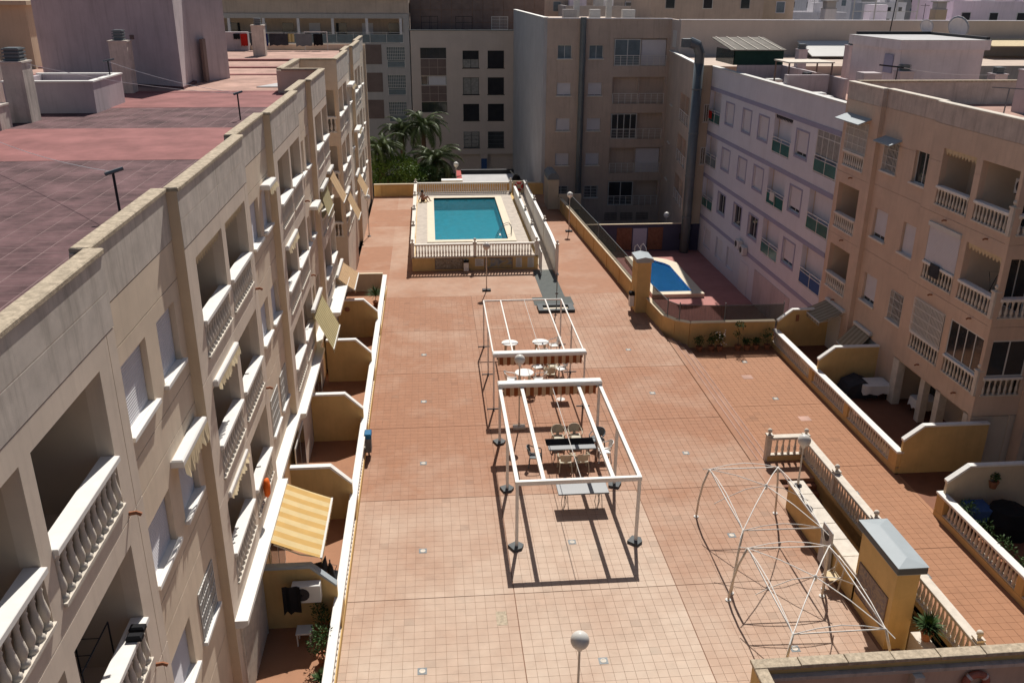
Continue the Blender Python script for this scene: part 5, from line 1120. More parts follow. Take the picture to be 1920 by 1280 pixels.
for k, z in enumerate(rowz):
    for a, b in wn:
        kind = 'glass' if (k == 2 and a > 52) else ('half' if a < 51 else 'shutter'); w_, h_ = Y(b)-Y(a), 1.4
        fl.window(Y(a), z+.45, w_, h_, kind, sill=None, down=.85, depth=.12)
        fl.add('surround', MB().box(-.12, -.02, -.14, w_+.12, -.001, 0).box(-.12, -.02, h_, w_+.12, -.001, h_+.1).box(-.12, -.02, 0, 0, -.001, h_).box(w_, -.02, 0, w_+.12, -.001, h_), 'lilac_band', Y(a), 0, z+.45)
    for a, b, q in bal:
        w_ = Y(b)-Y(a); fl.loggia(Y(a), z, w_, 2.28, t=.3, d=1.4, m='loggia'); g_ = 'glass_g' if not (k == 2 and q == 'c') else 'bluep'
        if q == 'a' and k == 1: g_ = 'glass_b'
        fl.metal_rail(Y(a), z, w_, .95, g_, 2)
        if k == 0 and q == 'c':
            f_ = fl.add('window', frame_mb(w_, 1.45, 4, .05, .72), 'frame', Y(a), .02, z+.9); link('pane', MB().box(.03, .02, .03, w_-.03, .03, 1.42).mesh('pane', 'curtain'), f_)
for a, b in ((65.6, 63.9), (62.6, 61.0), (60.0, 58.4)): fl.window(Y(a), -1.2, Y(b)-Y(a), 1.45, 'shutter', sill=None)
fl.add('door', MB().box(0, -.03, -2, 1.6, .0, .1), 'blind', Y(57), 0, 0); fl.add('garage_door', MB().box(0, -.03, -2, 6.0, -.001, .3), 'lilac_roof', Y(54.2), 0, 0)
part('wall', MB().box(21.35, 44.5, -2.2, 40, 67.1, 11.3), 'lilac', LL, True); part('roof', MB().box(21.3, 44.5, 11.3, 40, 67.1, 11.34), 'roofpale', LL, True)
for i, (y, z, lab) in enumerate(((57.6, .9, 'white air conditioner lowest on the lilac facade'), (56.6, .75, 'second white air conditioner beside the low one on the lilac facade'))): ac_unit(20.65, y, z, R(-90), lab)
WT = part('roof_tower', MB().box(26, 49.2, 11.3, 30.8, 55.2, 14.3).box(25.8, 49.0, 14.3, 31.0, 55.4, 14.8), 'roof_tower', LL, True)
link('roof', MB().box(25.78, 49.0-.02, 14.8, 31.02, 55.42, 14.83).mesh('roof', 'grey'), WT); link('dark_edge', MB().box(26.2, 55.2, 14.84, 31.0, 55.4, 15.0).box(30.8, 49.2, 14.84, 31.0, 55.2, 14.98).mesh('dark_edge', 'dark'), WT); link('louvre', MB().box(25.94, 49.9, 13.0, 25.99, 50.9, 14.0).mesh('louvre', 'lilac_band'), WT)
part('roof_room', MB().box(21.2, 62.0, 11.3, 24.5, 62.2, 12.5).box(24.3, 52, 11.3, 24.5, 62, 12.5).box(23.4, 47.8, 11.3, 24.4, 48.8, 13.2).box(21.4, 53.5, 11.3, 24.0, 54.0, 12.6), 'lilac_roof', LL, True)
gpg = thing('roof_pergola', 'roof pergola with corrugated cover and dark green net on the building behind the lilac one', 'pergola', (20.9, 62.1, 12.5)); part('net', MB().box(0, 0, 0, 3.5, .05, .93), 'net_d', gpg); part('net', MB().box(0.0, 0, 0, .05, 4, .93), 'net', gpg)
part('cover', MB().prism_axis([(-.2, .95), (4.5, 1.55), (4.5, 1.6), (-.2, 1.0)], -.3, 3.6, 0), 'corr', gpg)
for i in range(5): link('rafter', MB().bar((i*.8, -.25, 1.02), (i*.8, 4.5, 1.62), .06).mesh('rafter', 'stone'), gpg)
sn = thing('roof_table', 'flat canopy on thin red posts on the lilac roof', 'canopy', (23.2, 55.5, 11.3)); part('top', MB().box(-1.5, -1.2, 1.9, 1.4, 1.2, 1.98), 'stone', sn)
for x, y in ((-1.4, -1.1), (1.3, -1.1), (-1.4, 1.1), (1.3, 1.1)): link('post', MB().box(x-.04, y-.04, 0, x+.04, y+.04, 1.9).mesh('post', 'panel'), sn)
chimney(25.6, 48.2, 26.4, 48.9, 11.3, 13.2, .5, LL, 'lilac_roof', .35); chimney(30.0, 46.5, 30.7, 47.2, 11.3, 13.2, .5, LL, 'lilac_roof', .35); chimney(24.6, 60, 25.2, 60.6, 11.3, 13.6, .5, LL, 'lilac_roof', .35); chimney(28.5, 61, 29.2, 61.7, 11.3, 13.8, .5, LL, 'lilac_roof', .35)

# ================================================================ RIGHT BEIGE BUILDING
RB = thing('apartment_building', 'beige apartment building with stone baluster balconies on the right', 'building', (21, 30, -.5))
TR = 13.08; RZ = [9.03, 5.82, 2.60]
def r_face(y0, y1, X, holes, m='facade_r', grooves=(('h', 12.3), ('h', 8.72), ('h', 5.5), ('h', 10.8)), zb=-.6, top=TR):
    """y0 > y1: far to near"""
    f = Fac(RB, (X, y0, 0), (-1, 0, 0)); f.wall(y0-y1, zb, top, m, [(y0-a, b, y0-c, e) for a, b, c, e in holes], list(grooves)); 
    f.wall(y0-y1+.004, 12.31, top+.002, 'parapet_r', t=.2, u=-.002, name='parapet').matrix_basis @= T(0, -.005, 0)
    f.add('coping', MB().bbox(-.02, -.04, top+.003, y0-y1+.02, .28, top+.07, .02), 'stone'); return f
# far bay with one balcony per floor
hs = [(43.95, z, 41.65, z+2.35) for z in RZ]; f0 = r_face(44.38, 40.75, 21.0, hs); F0 = lambda y: 44.38-y
for k, z in enumerate(RZ):
    f0.loggia(F0(43.95), z, 2.3, 2.35, d=1.3); f0.rail(F0(43.95), z, 2.3, .82, spacing=.21, m='stone_w', cap_m='stone_w')
    if k == 0:
        g0 = f0.add('window', frame_mb(2.3, 1.5, 4), 'frame', F0(43.95), .1, z+.84); link('pane', MB().box(.03, .02, .03, 2.27, .03, 1.47).mesh('pane', 'curtain'), g0); link('grille', grille_mb(2.3, 1.5).mesh('grille', 'framew'), g0, T(0, -.12, 0))
        part('hood', MB().prism_axis([(20.35, 11.35), (21.0, 11.6), (21.0, 11.65), (20.35, 11.4)], 41.5, 44.1, 1), 'greyroof', RB, True)
# recessed window bay
wn = [(40.25, 38.95), (37.5, 36.25)]; hs = [(a, z+.42+(.02), b, z+1.85) for z in RZ for a, b in wn]
f1 = r_face(40.75, 36.0, 21.22, hs); F1 = lambda y: 40.75-y
kinds = [['grille', 'glass'], ['half', 'shutter'], ['half', 'grille']]
for k, z in enumerate(RZ):
    for (a, b), kd in zip(wn, kinds[k]): f1.window(F1(a), z+.44, a-b, 1.41, kd, down=.85)
part('hood', MB().prism_axis([(20.65, 10.8), (21.22, 11.0), (21.22, 11.05), (20.65, 10.85)], 38.8, 40.4, 1), 'greyroof', RB, True)
# near bay: balcony and corner balcony
hs = [(35.0, z, 32.65, z+2.35) for z in RZ]+[(32.25, z, 29.9, z+2.35) for z in RZ]
f2 = r_face(36.0, 29.75, 21.0, hs, zb=1.75); F2 = lambda y: 36.0-y
for k, z in enumerate(RZ):
    f2.loggia(F2(35.0), z, 2.35, 2.35, d=1.3, open1=False); f2.rail(F2(35.0), z, 2.35, .82, spacing=.215, m='stone')
    f2.loggia(F2(32.25), z, 2.35, 2.35, d=1.6, open1=True, door=(k != 2)); f2.rail(F2(32.25), z, 2.35, .82, spacing=.215, m='stone')
    ball_post(RB, 0.02, 29.86-30, z+.5, z+.5+1.12, .22, 'stone')
g0 = f2.add('window', frame_mb(2.35, 1.5, 2), 'frame', F2(35.0), .02, RZ[1]+.84); link('blind', shutter_mb(2.3, 1.45).mesh('blind', 'blind'), g0, T(.02, -.02, .02)); link('box', MB().box(-.02, -.1, 1.5, 2.37, .02, 1.68).mesh('box', 'frame'), g0)
g0 = f2.add('window', frame_mb(2.35, 1.5, 2), 'frame', F2(35.0), .02, RZ[2]+.84); link('pane', MB().box(.03, .02, .03, 2.3, .03, 1.47).mesh('pane', 'curtain'), g0); link('grille', grille_mb(2.35, 1.5, .1).mesh('grille', 'framew'), g0, T(0, -.1, 0))
g0 = f2.add('window', frame_mb(2.35, 1.5, 4), 'frame', F2(32.25), .02, RZ[2]+.84); link('pane', MB().box(.03, .02, .03, 2.3, .03, 1.47).mesh('pane', 'glass'), g0)
# end face of the corner balconies, facing the camera
f3 = Fac(RB, (21.003, 29.735, 0), (0, -1, 0)); f3.wall(1.9, 1.752, TR-.002, 'facade_r', [(.16, z, 1.75, z+2.35) for z in RZ], [('h', 12.3), ('h', 8.72), ('h', 5.5)], t=.2)
for k, z in enumerate(RZ): f3.rail(.16, z, 1.59, .82, spacing=.22, m='stone')
g0 = f3.add('window', frame_mb(1.59, 1.5, 2), 'frame', .16, .02, RZ[2]+.84); link('pane', MB().box(.03, .02, .03, 1.56, .03, 1.47).mesh('pane', 'glass'), g0)
part('soffit', MB().box(21.02, 29.8, 1.7, 23.0, 36.0, 1.76), 'facade_r', RB, True)
f4 = Fac(RB, (22.9, 29.75, 0), (-1, 0, 0)); f4.wall(20, -.6, TR-.4, 'facade_r', [(1.2, z+.44, 2.6, z+1.85) for z in RZ]+[(.6, -.5, 3.0, 1.7)], [('h', 12.3), ('h', 8.72), ('h', 5.5)])
for z in RZ: f4.window(1.2, z+.44, 1.4, 1.41, 'grille')
f4.add('doorway', MB().box(.6, 1.2, -.5, 3.0, 1.3, 1.7), 'loggia')
# ground floor set back behind columns
part('wall', MB().box(22.6, 29.7, -.5, 22.8, 44.4, 1.75).box(21.23, 36.0, -.5, 22.6, 36.2, 1.75).box(21.02, 29.75, -.5, 22.9, 29.95, 1.7), 'loggia', RB, True)
for x, y, w_, d_ in ((21.02, 35.5, .35, .49), (21.25, 33.6, .3, .35), (21.02, 32.0, .35, .35), (21.02, 29.97, .35, .3)): part('column', MB().box(x, y, -.5, x+w_, y+d_, 1.745), 'stone', RB, True)
for y, w_ in ((33.95, 1.2), (30.6, 1.2)): dd = part('door', MB().box(22.5, y, -.5, 22.59, y+w_, 1.5), 'frame', RB, True); link('pane', MB().box(22.48, y+.1, -.4, 22.5, y+w_-.1, 1.4).mesh('pane', 'glass'), dd, None)
for y in (41.5,): dd = part('door', MB().box(20.95, y, -.5, 20.995, y+1.6, 1.6), 'frame', RB, True)
part('window_band', MB().box(21.17, 37.8, 0.2, 21.215, 39.4, 1.5), 'grille' if False else 'glass_b', RB, True)
# body and roof
part('wall', MB().box(23.3, 29.5, -1, 44, 44.38, 11.9).box(21.3, 29.96, 1.8, 23.29, 44.3, 2.0), 'facade_r', RB, True)
for o in [o for o in RB.children if o.name.startswith('wall')][-1:]: pass
part('roof', MB().box(21.36, 29.9, 11.91, 44, 44.2, 12.0).box(23.2, 9, 11.91, 44, 29.9, 12.0), 'roofpale', RB, True)
nw = part('parapet', MB().box(21.38, 44.15, 12.0, 44, 44.38, 13.08), 'parapet', RB, True); part('coping', MB().bbox(21.42, 44.1, 13.08, 44, 44.43, 13.17), 'coping', RB, True)
part('clothes_pole', MB().tube([(26.4, 39.75, 12), (26.45, 39.75, 13.25)], .03, 6).tube([(25.6, 39.75, 13.28), (27.2, 39.85, 13.18)], .025, 5), 'grey_metal', RB, True)
part('clothes_pole', MB().tube([(25.0, 47.5, 11.3), (25.05, 47.5, 13.6)], .03, 6).tube([(24.0, 47.5, 13.65), (25.4, 47.55, 13.5)], .04, 5), 'dark', LL, True)
chimney(27.7, 40.2, 28.8, 41.2, 12.0, 13.9, .5, RB, 'lilac_roof')
for y, w_ in ((42.6, 'far'), (33.9, 'middle'), (31.0, 'corner')):
    for z, q_ in zip(RZ, ('top', 'middle', 'lowest')): spout(21.0, y, z-.42, -1, 'short clay spout under the %s %s balcony of the right beige building' % (q_, w_), 'spouts on the right beige facade')
# right terraces: awnings, tables
awning('beige striped awning over the terrace door beside the ochre end wall', 21.0, 2.0, 41.2, 43.3, 1.3, .55, 'aw_grey', side=-1, group=None, arms=True)
awning('beige striped awning dropped to one side of the right terrace door', 21.22, 1.75, 38.6, 40.3, .9, 1.0, 'aw_grey', side=-1, arms=False)
def ctable(label, x, y, z, w, dd, m='frame'):
    t = thing('covered_table', label, 'table', (x, y, z)); n = 28; mb = MB(); top = []; bot = []
    for i in range(n):
        a = 2*math.pi*i/n; cx = max(-1, min(1, 1.35*math.cos(a)))*w/2; cy = max(-1, min(1, 1.35*math.sin(a)))*dd/2; k = 1.04+.05*math.sin(i*2.4); top.append((cx, cy, .75)); bot.append((cx*k, cy*k, .75-.42-.06*math.sin(i*1.9)))
    mb.add(top+bot, [tuple(range(n))]+[(i, n+i, n+(i+1) % n, (i+1) % n) for i in range(n)]); part('cloth', mb, m, t); part('legs', MB().box(-w*.4, -dd*.4, 0, -w*.36, -dd*.36, .7).box(w*.36, -dd*.4, 0, w*.4, -dd*.36, .7).box(-w*.4, dd*.36, 0, -w*.36, dd*.4, .7).box(w*.36, dd*.36, 0, w*.4, dd*.4, .7), 'dark', t)
    return t
ctable('table with white patterned cloth on the right terrace, nearer the ochre divider', 20.5, 36.4, -.5, 1.3, 1.0, 'white'); ctable('table with a long white cloth standing between the pillars of the right building', 22.0, 34.5, -.5, 1.1, .8, 'white')
tag(link('tarpaulin', MB().prism_axis([(0, 0), (1.6, 0), (1.4, .6), (.8, .85), (.2, .6)], 0, 1.1, 1).mesh('tarpaulin', 'charcoal'), None), 'dark grey tarpaulin heap against the ochre divider on the right terrace', 'tarpaulin').location = (19.1, 36.2, -.5)
tag(link('covered_furniture', MB().lathe([(.8, 0), (.78, .5), (.6, .95), (.2, 1.1)], 9).mesh('covered_furniture', 'black')), 'dark covered furniture behind the plants on the terrace at the right edge', 'furniture').location = (20.0, 25.2, -.5)
tag(link('blue_cushion', MB().bbox(18.7, 25.2, -.1, 19.5, 26.0, .35).mesh('blue_cushion', 'bluep')), 'blue cushion behind the plants of the right edge terrace', 'cushion')
for i in range(6): pot_plant('dark leafy plant %s behind the right edge balustrade' % ('farthest', 'second from the far end', 'third from the far end', 'fourth from the far end', 'fifth from the far end', 'nearest')[i], 18.62, 25.4-i*1.1, -.5, .95, .42, 'bush', leafn=260, group='plants behind the right edge balustrade', seed=40+i)
pot_plant('small plant pot hanging on the pale divider wall at the right edge', 19.9, 26.15, 0.7, .25, .2, 'bush', leafn=160)
tag(link('wall_lantern', MB().box(19.15, 42.78, .95, 19.3, 42.83, 1.3).mesh('wall_lantern', 'clay')), 'small reddish wall lantern on the ochre end wall of the right terrace', 'lantern')
ac_unit(21.9, 31.4, 10.3, R(-90), 'air conditioner hanging inside the topmost corner balcony of the right building')
dr = thing('drying_rack', 'folded clothes rack on the middle corner balcony of the right building', 'drying rack', (21.7, 31.0, 5.85)); part('frame', MB().tube([(0, 0, 0), (0, .5, 1.3), (.5, .5, 1.3), (.5, 0, 0)], .015, 4).tube([(0, .5, 0), (0, 0, 1.3), (.5, 0, 1.3), (.5, .5, 0)], .015, 4), 'dark', dr)
dr = thing('drying_rack', 'dark clothes rack in the lower near left balcony', 'drying rack', (-5.9, 12.0, 6.4)); part('frame', MB().tube([(-.3, -.6, 0), (-.3, -.6, 1.1), (-.3, .6, 1.1), (-.3, .6, 0)], .015, 4).tube([(.3, -.6, 0), (.3, -.6, 1.1), (.3, .6, 1.1), (.3, .6, 0)], .015, 4).tube([(-.3, -.2, 1.1), (.3, -.2, 1.1)], .01, 4).tube([(-.3, .2, 1.1), (.3, .2, 1.1)], .01, 4), 'dark', dr)
tag(link('shoes', MB().bbox(-5.2, 12.2, 7.385, -4.95, 12.35, 7.48, .03).bbox(-5.22, 12.42, 7.385, -4.97, 12.57, 7.48, .03).mesh('shoes', 'black')), 'pair of black shoes drying on the cap of the lower near left balcony', 'shoes')

# ================================================================ BUILDINGS BEHIND
def glass_band(f, u, z, w, h, m='glass'): pass
GB = thing('apartment_building', 'brownish five storey apartment building with grey blind side wall behind the plaza', 'building', (10.4, 81, -4))
fg = Fac(GB, (10.4, 81.0, 0), (0, -1, 0)); gx = lambda x: x-10.4
rows_g = [11.55, 8.38, 5.28, 2.16, -.85]; holes = []
for z in rows_g: holes += [(gx(11.35), z, gx(12.6), z+1.15), (gx(14.15), z, gx(15.4), z+1.15)]
bz = [10.95, 7.68, 4.55, 1.45, -1.6]
for z in bz: holes.append((gx(16.35), z, gx(21.1), z+2.3))
fg.wall(11.0, -4.2, 14.85, 'brown', holes)
for k, z in enumerate(rows_g):
    for x in (11.35, 14.15):
        kd = 'glass' if k == 0 else 'half' if k < 4 else 'grille'
        fg.window(gx(x), z, 1.25, 1.15, kd, down=.92, pane='glass_b' if k == 0 else 'glass', blind='blind')
for k, z in enumerate(bz):
    fg.loggia(gx(16.35), z, 4.75, 2.3, d=1.2, m='brown', door=False)
    if k in (0, 2, 4): o = fg.add('window', frame_mb(2.35, 2.25, 2 if k != 2 else 4, .07, .38), 'frame', gx(16.4), .05, z); link('pane', MB().box(.05, .02, .05, 2.3, .03, 2.2).mesh('pane', 'glass_b' if k == 0 else 'glass'), o)
    if k in (0, 3): fg.add('shutter', MB().box(0, .2, 0, 2.2, .24, 2.2), 'blind', gx(18.85), 0, z)
    fg.bars_rail(gx(16.4), z, 2.3, .9); fg.bars_rail(gx(18.8), z, 2.3, .9)
    fg.add('pier', MB().box(0, .1, 0, .08, .3, 2.3), 'brown', gx(18.72), 0, z)
fg.add('downpipe', MB().tube([(0, -.3, -4), (0, -.3, 15.0)], .27, 10), 'duct', gx(13.5))
fg.add('coping', MB().bbox(-.05, -.06, 14.85, 11.0, .3, 14.93), 'town', 0)
for i in range(3): fg.add('garage_grille', grille_mb(1.1, .7, .12), 'dark', gx(16.2+i*1.5), -.02, -3.0)
part('side_wall', MB().box(10.1, 81.02, -4.2, 10.395, 110, 14.9), 'grey', GB, True); part('coping', MB().box(10.05, 80.95, 14.9, 10.45, 110, 14.98), 'white', GB, True)
part('wall', MB().box(10.5, 81.5, -4.2, 21.4, 110, 14.2), 'brown', GB, True)
for x, w_ in ((11.9, 1.2), (14.3, .9), (17.2, 1.1)):
    ac = part('roof_unit', MB().box(x, 82, 14.2, x+w_, 82.8, 15.6), 'frame' if x > 14 else 'town2', GB, True)
part('roof_pole', MB().box(13.0, 83, 14.2, 13.5, 83.4, 16.6).box(15.9, 83, 14.2, 16.4, 83.4, 16.8), 'frame', GB, True)
# angled wing
wn_ = thing('apartment_wing', 'narrow shaded wing with corner balconies beside the big round duct', 'building', (21.3, 81, -4))
a = Vector((19.6, 67.0, 0)); b = Vector((21.35, 81.0, 0)); dv = (b-a).normalized(); N = Vector((-dv.y, dv.x, 0))
fw = Fac(wn_, b, N); Lw = (b-a).length; holes = []
wz = [7.4, 4.2, 1.0]
for z in wz: holes += [(8.5, z, 13.3, z+2.2)]
for z in (12.3-1.6,): pass
fw.wall(Lw, -4.2, 12.2, 'brown', holes)
for k, z in enumerate(wz):
    fw.loggia(8.5, z, 4.8, 2.2, d=1.2, m='brown', door=True); fw.bars_rail(8.5, z, 4.8, .9); fw.add('pier', MB().box(0, .05, 0, .2, .3, 2.2), 'brown', 10.8, 0, z)
    fw.window(3.0, z+.6, 1.3, 1.3, 'half', down=.6)
fw.add('coping', MB().box(0, -.05, 12.2, Lw, .3, 12.28), 'white')
part('end_wall', MB().box(19.62, 66.95, -4.2, 20.98, 67.19, 12.1), 'town3', wn_, True)
o = Fac(wn_, (20.35, 66.93, 0), (0, -1, 0)); 
for z in (8.0, 4.8): o.window(.25, z, .38, 1.3, 'glass', sill='stone', depth=0.0)
part('setback', MB().box(21.4, 78, 8, 60, 78.4, 14.85).box(21.38, 78.4, 8, 21.7, 84, 14.86), 'taupe', wn_, True); part('coping', MB().box(21.35, 77.95, 14.86, 60, 78.5, 14.93), 'town', wn_, True)
part('wall', MB().prism([(20.1, 67.2), (21.35, 67.2), (60, 67.6), (60, 78), (21.7, 78), (21.5, 80)], -4.2, 12.0), 'brown', wn_, True)
part('window', MB().box(21.34, 79.0, 12.6, 21.37, 80.2, 14.0), 'frame', wn_, True)
dct = thing('ventilation_duct', 'tall round grey ventilation duct with a double outlet bent to the left', 'duct', (19.75, 66.35, -4.2))
part('pipe', MB().lathe([(.36, 0), (.36, 16.5)], 16), 'duct', dct, smooth=True)
for z in (5, 8.2, 11.4, 14.6): part('clamp', MB().lathe([(.385, z), (.385, z+.1)], 16), 'grey_metal', dct)
part('elbow', MB().tube([(0, 0, 16.4), (0, 0, 17.2), (-.25, 0, 17.75), (-.8, 0, 17.95)], [.36, .37, .38, .38], 12).bbox(-1.35, -.3, 17.6, -.75, .3, 18.2), 'duct', dct)
# taupe block
TB = thing('apartment_building', 'taupe apartment block with square dark windows and clad penthouse', 'building', (5, 110, -5))
ft = Fac(TB, (-2.0, 110.0, 0), (0, -1, 0)); tx = lambda x: x+2.0; holes = []
tr = [8.4, 5.35, 2.28, -1.0]
for z in tr: holes += [(tx(4.08), z, tx(6.0), z+1.98), (tx(7.05), z, tx(9.0), z+1.98), (tx(10.9), z+.1, tx(11.35), z+1.9)]
lz = [(9.5, 1.2), (6.45, 1.05), (3.3, 1.2)]
for z, h in lz: holes.append((tx(-.9), z, tx(2.15), z+h))
ft.wall(13.4, -1.75, 12.6, 'taupe', holes, t=.3)
for k, z in enumerate(tr):
    kd = [('half', 'shutter'), ('glass', 'shutter'), ('shutter', 'shutter'), ('grille', 'grille')][k]
    ft.window(tx(4.08), z, 1.92, 1.98, kd[0], fr='dark', blind='dark', sill='dark', pane='curtain' if k < 2 else 'glass', down=.5, gm='grey_metal', out=.03)
    ft.window(tx(7.05), z, 1.95, 1.98, kd[1], fr='dark', blind='dark', sill='dark', gm='grey_metal', out=.03)
    ft.window(tx(10.9), z+.1, .45, 1.8, 'glass', fr='dark', sill=None)
for (z, h), q in zip(lz, (0, 1, 0)):
    ft.add('window', frame_mb(3.05, h, 4, .05), 'frame' if q else 'dark', tx(-.9), .15, z); ft.add('pane', MB().box(0, .18, 0, 3.05, .2, h), 'glass', tx(-.9), 0, z)
    if q: ft.add('pane', MB().box(.9, .14, .06, 2.95, .15, h-.06), 'blind', tx(-.9), 0, z)
for z0, z1 in ((7.55, 9.45), (4.55, 6.4)):
    for i in range(3):
        for j in range(2): ft.add('cladding_panel', MB().box(i*1.01+.015, -.02, j*(z1-z0)/2+.015, i*1.01+.995, -.002, (j+1)*(z1-z0)/2-.015), 'panel', tx(-.9), 0, z0)
part('penthouse', MB().box(-2.0, 113, 11, 14, 122, 16.1), 'grout', TB, True)
fp = Fac(TB, (-2.0, 112.98, 0), (0, -1, 0))
pw_me = MB().box(.02, -.03, .02, 1.22, -.002, 1.38).mesh('cladding_panel', 'panel')
for i in range(13):
    for j in range(3): fp.add('cladding_panel', pw_me, 'panel', i*1.24, 0, 12.0+j*1.4)
for x, kd in ((-.7, 0), (3.4, 0), (7.7, 1)): fp.window(tx(x), 12.6, 2.0, 1.5, 'grille' if kd else 'glass', fr='frame' if kd else 'dark', sill=None, depth=-.04)
part('coping', MB().box(-2.1, 109.9, 12.6, 11.6, 110.4, 12.7), 'grey_metal', TB, True); part('wall', MB().box(-1.9, 110.5, -5, 13.5, 125, 12.0), 'taupe', TB, True)
part('shop_front', MB().box(-1.9, 110.9, -4.8, 11.4, 111.0, -1.76), 'brown', TB, True); part('pillar', MB().box(1.9, 110.0, -4.8, 2.4, 110.4, -1.76).box(6.1, 110.0, -4.8, 7.0, 110.4, -1.76), 'taupe', TB, True); part('opening', MB().box(7.1, 110.85, -3.6, 9.3, 110.89, -2.0).box(3.0, 110.85, -4.8, 5.6, 110.89, -2.2), 'dark', TB, True)
part('shop_sign', MB().box(6.2, 109.9, -4.0, 6.9, 109.96, -2.3), 'bluep', TB, True)
# far left block
FLB = thing('apartment_building', 'dark banded apartment block with glazed top terrace behind the palms', 'building', (-12, 110, -5))
ff = Fac(FLB, (-34.0, 110.0, 0), (0, -1, 0)); fx = lambda x: x+34.0; holes = []
fz = [9.2, 6.05, 2.95]
for z in fz:
    for x in (-31.6, -23.6, -15.6, -7.6): holes += [(fx(x), z+.15, fx(x+1.9), z+1.35), (fx(x+2.8), z-.75, fx(x+4.9), z+1.6)]
holes.append((fx(-33.5), 11.2, fx(-2.8), 13.9))
ff.wall(31.9, -5, 14.4, 'town2', holes, [('h', 8.2), ('h', 5.1), ('h', 2.0)], t=.3)
for z in fz:
    for x in (-31.6, -23.6, -15.6, -7.6):
        ff.window(fx(x), z+.15, 1.9, 1.2, 'half', down=.8, sill=None); ff.add('pane', MB().box(0, .25, 0, 2.1, .3, 2.35), 'glass_b', fx(x+2.8), 0, z-.75); ff.add('grille', grille_mb(2.1, 1.5, .2, .02), 'frame', fx(x+2.8), .05, z+.1); ff.metal_rail(fx(x+2.8), z-.75, 2.1, .9, 'glass_b', 1)
        ff.add('spandrel', MB().box(0, -.03, 0, 2.5, -.002, 2.2), 'panel', fx(x)-.3, 0, z-.35)
ff.loggia(fx(-33.5), 11.2, 30.7, 2.7, t=.3, d=3, m='brown', door=False); ff.metal_rail(fx(-33.5), 11.2, 30.7, 1.2, 'glass_b', 16)
for i in range(8): ff.add('column', MB().box(0, .0, 0, .3, .3, 2.7), 'town', fx(-30.5+3.9*i), 0, 11.2)
for i in range(10): ff.add('door', MB().box(0, 2.9, 0, 1.3, 2.95, 2.1), 'glass' if i % 2 else 'blind', fx(-32.5+3.1*i), 0, 11.2)
part('roof_block', MB().box(-34, 110.3, 14.35, -2.1, 125, 16.0), 'brown', FLB, True); part('roof', MB().box(-34, 110, 16.0, -2.1, 125.5, 16.15), 'town', FLB, True); part('wall', MB().box(-34, 113.4, -5, -2.2, 125, 14.3), 'town2', FLB, True)
# kiosk roof behind the pool
ks = thing('kiosk_roof', 'flat grey roof with a red edge behind the pool balustrade', 'kiosk', (3.0, 84, -4.2)); part('slab', MB().box(0, 0, 3.7, 5.4, 6.2, 3.9), 'grey', ks); part('red_edge', MB().box(-.5, -.4, 3.65, -.003, 6.6, 4.2), 'buoy', ks); part('back_edge', MB().box(0, 6.203, 3.7, 5.4, 6.6, 4.3), 'dark', ks); part('walls', MB().box(.3, .3, 0, 5.2, 6, 3.7), 'town', ks)
mt = thing('parked_scooter', 'dark covered scooter above the ramp wall beyond the lifebuoy', 'scooter', (7.7, 80.2, -.2))
part('cover', MB().lathe([(.5, 0), (.62, .5), (.5, 1.2), (.25, 1.7), (.1, 1.85)], 9), 'black', mt); part('mirror', MB().tube([(-.2, 0, 1.7), (-.55, 0, 2.1)], .05, 5), 'grey_metal', mt); part('base', MB().box(-.7, -.5, -4, .7, .5, 0), 'town2', mt)
ep = thing('entrance_pillar', 'tall ochre pillar with round grey top by the far entrance', 'pillar', (10.1, 75.5, 0)); part('body', MB().box(-.38, -2.4, 0, .5, .3, 2.5), 'cream', ep)
part('top', MB().prism_axis([(-.45, 2.5), (.55, 2.5), (.5, 2.8), (.25, 3.05), (-.15, 3.05), (-.4, 2.8)], -2.5, .35, 1), 'grey_metal', ep); part('side_wall', MB().box(.52, -2.6, 0, 2.4, -2.4, 1.3), 'cream', ep)

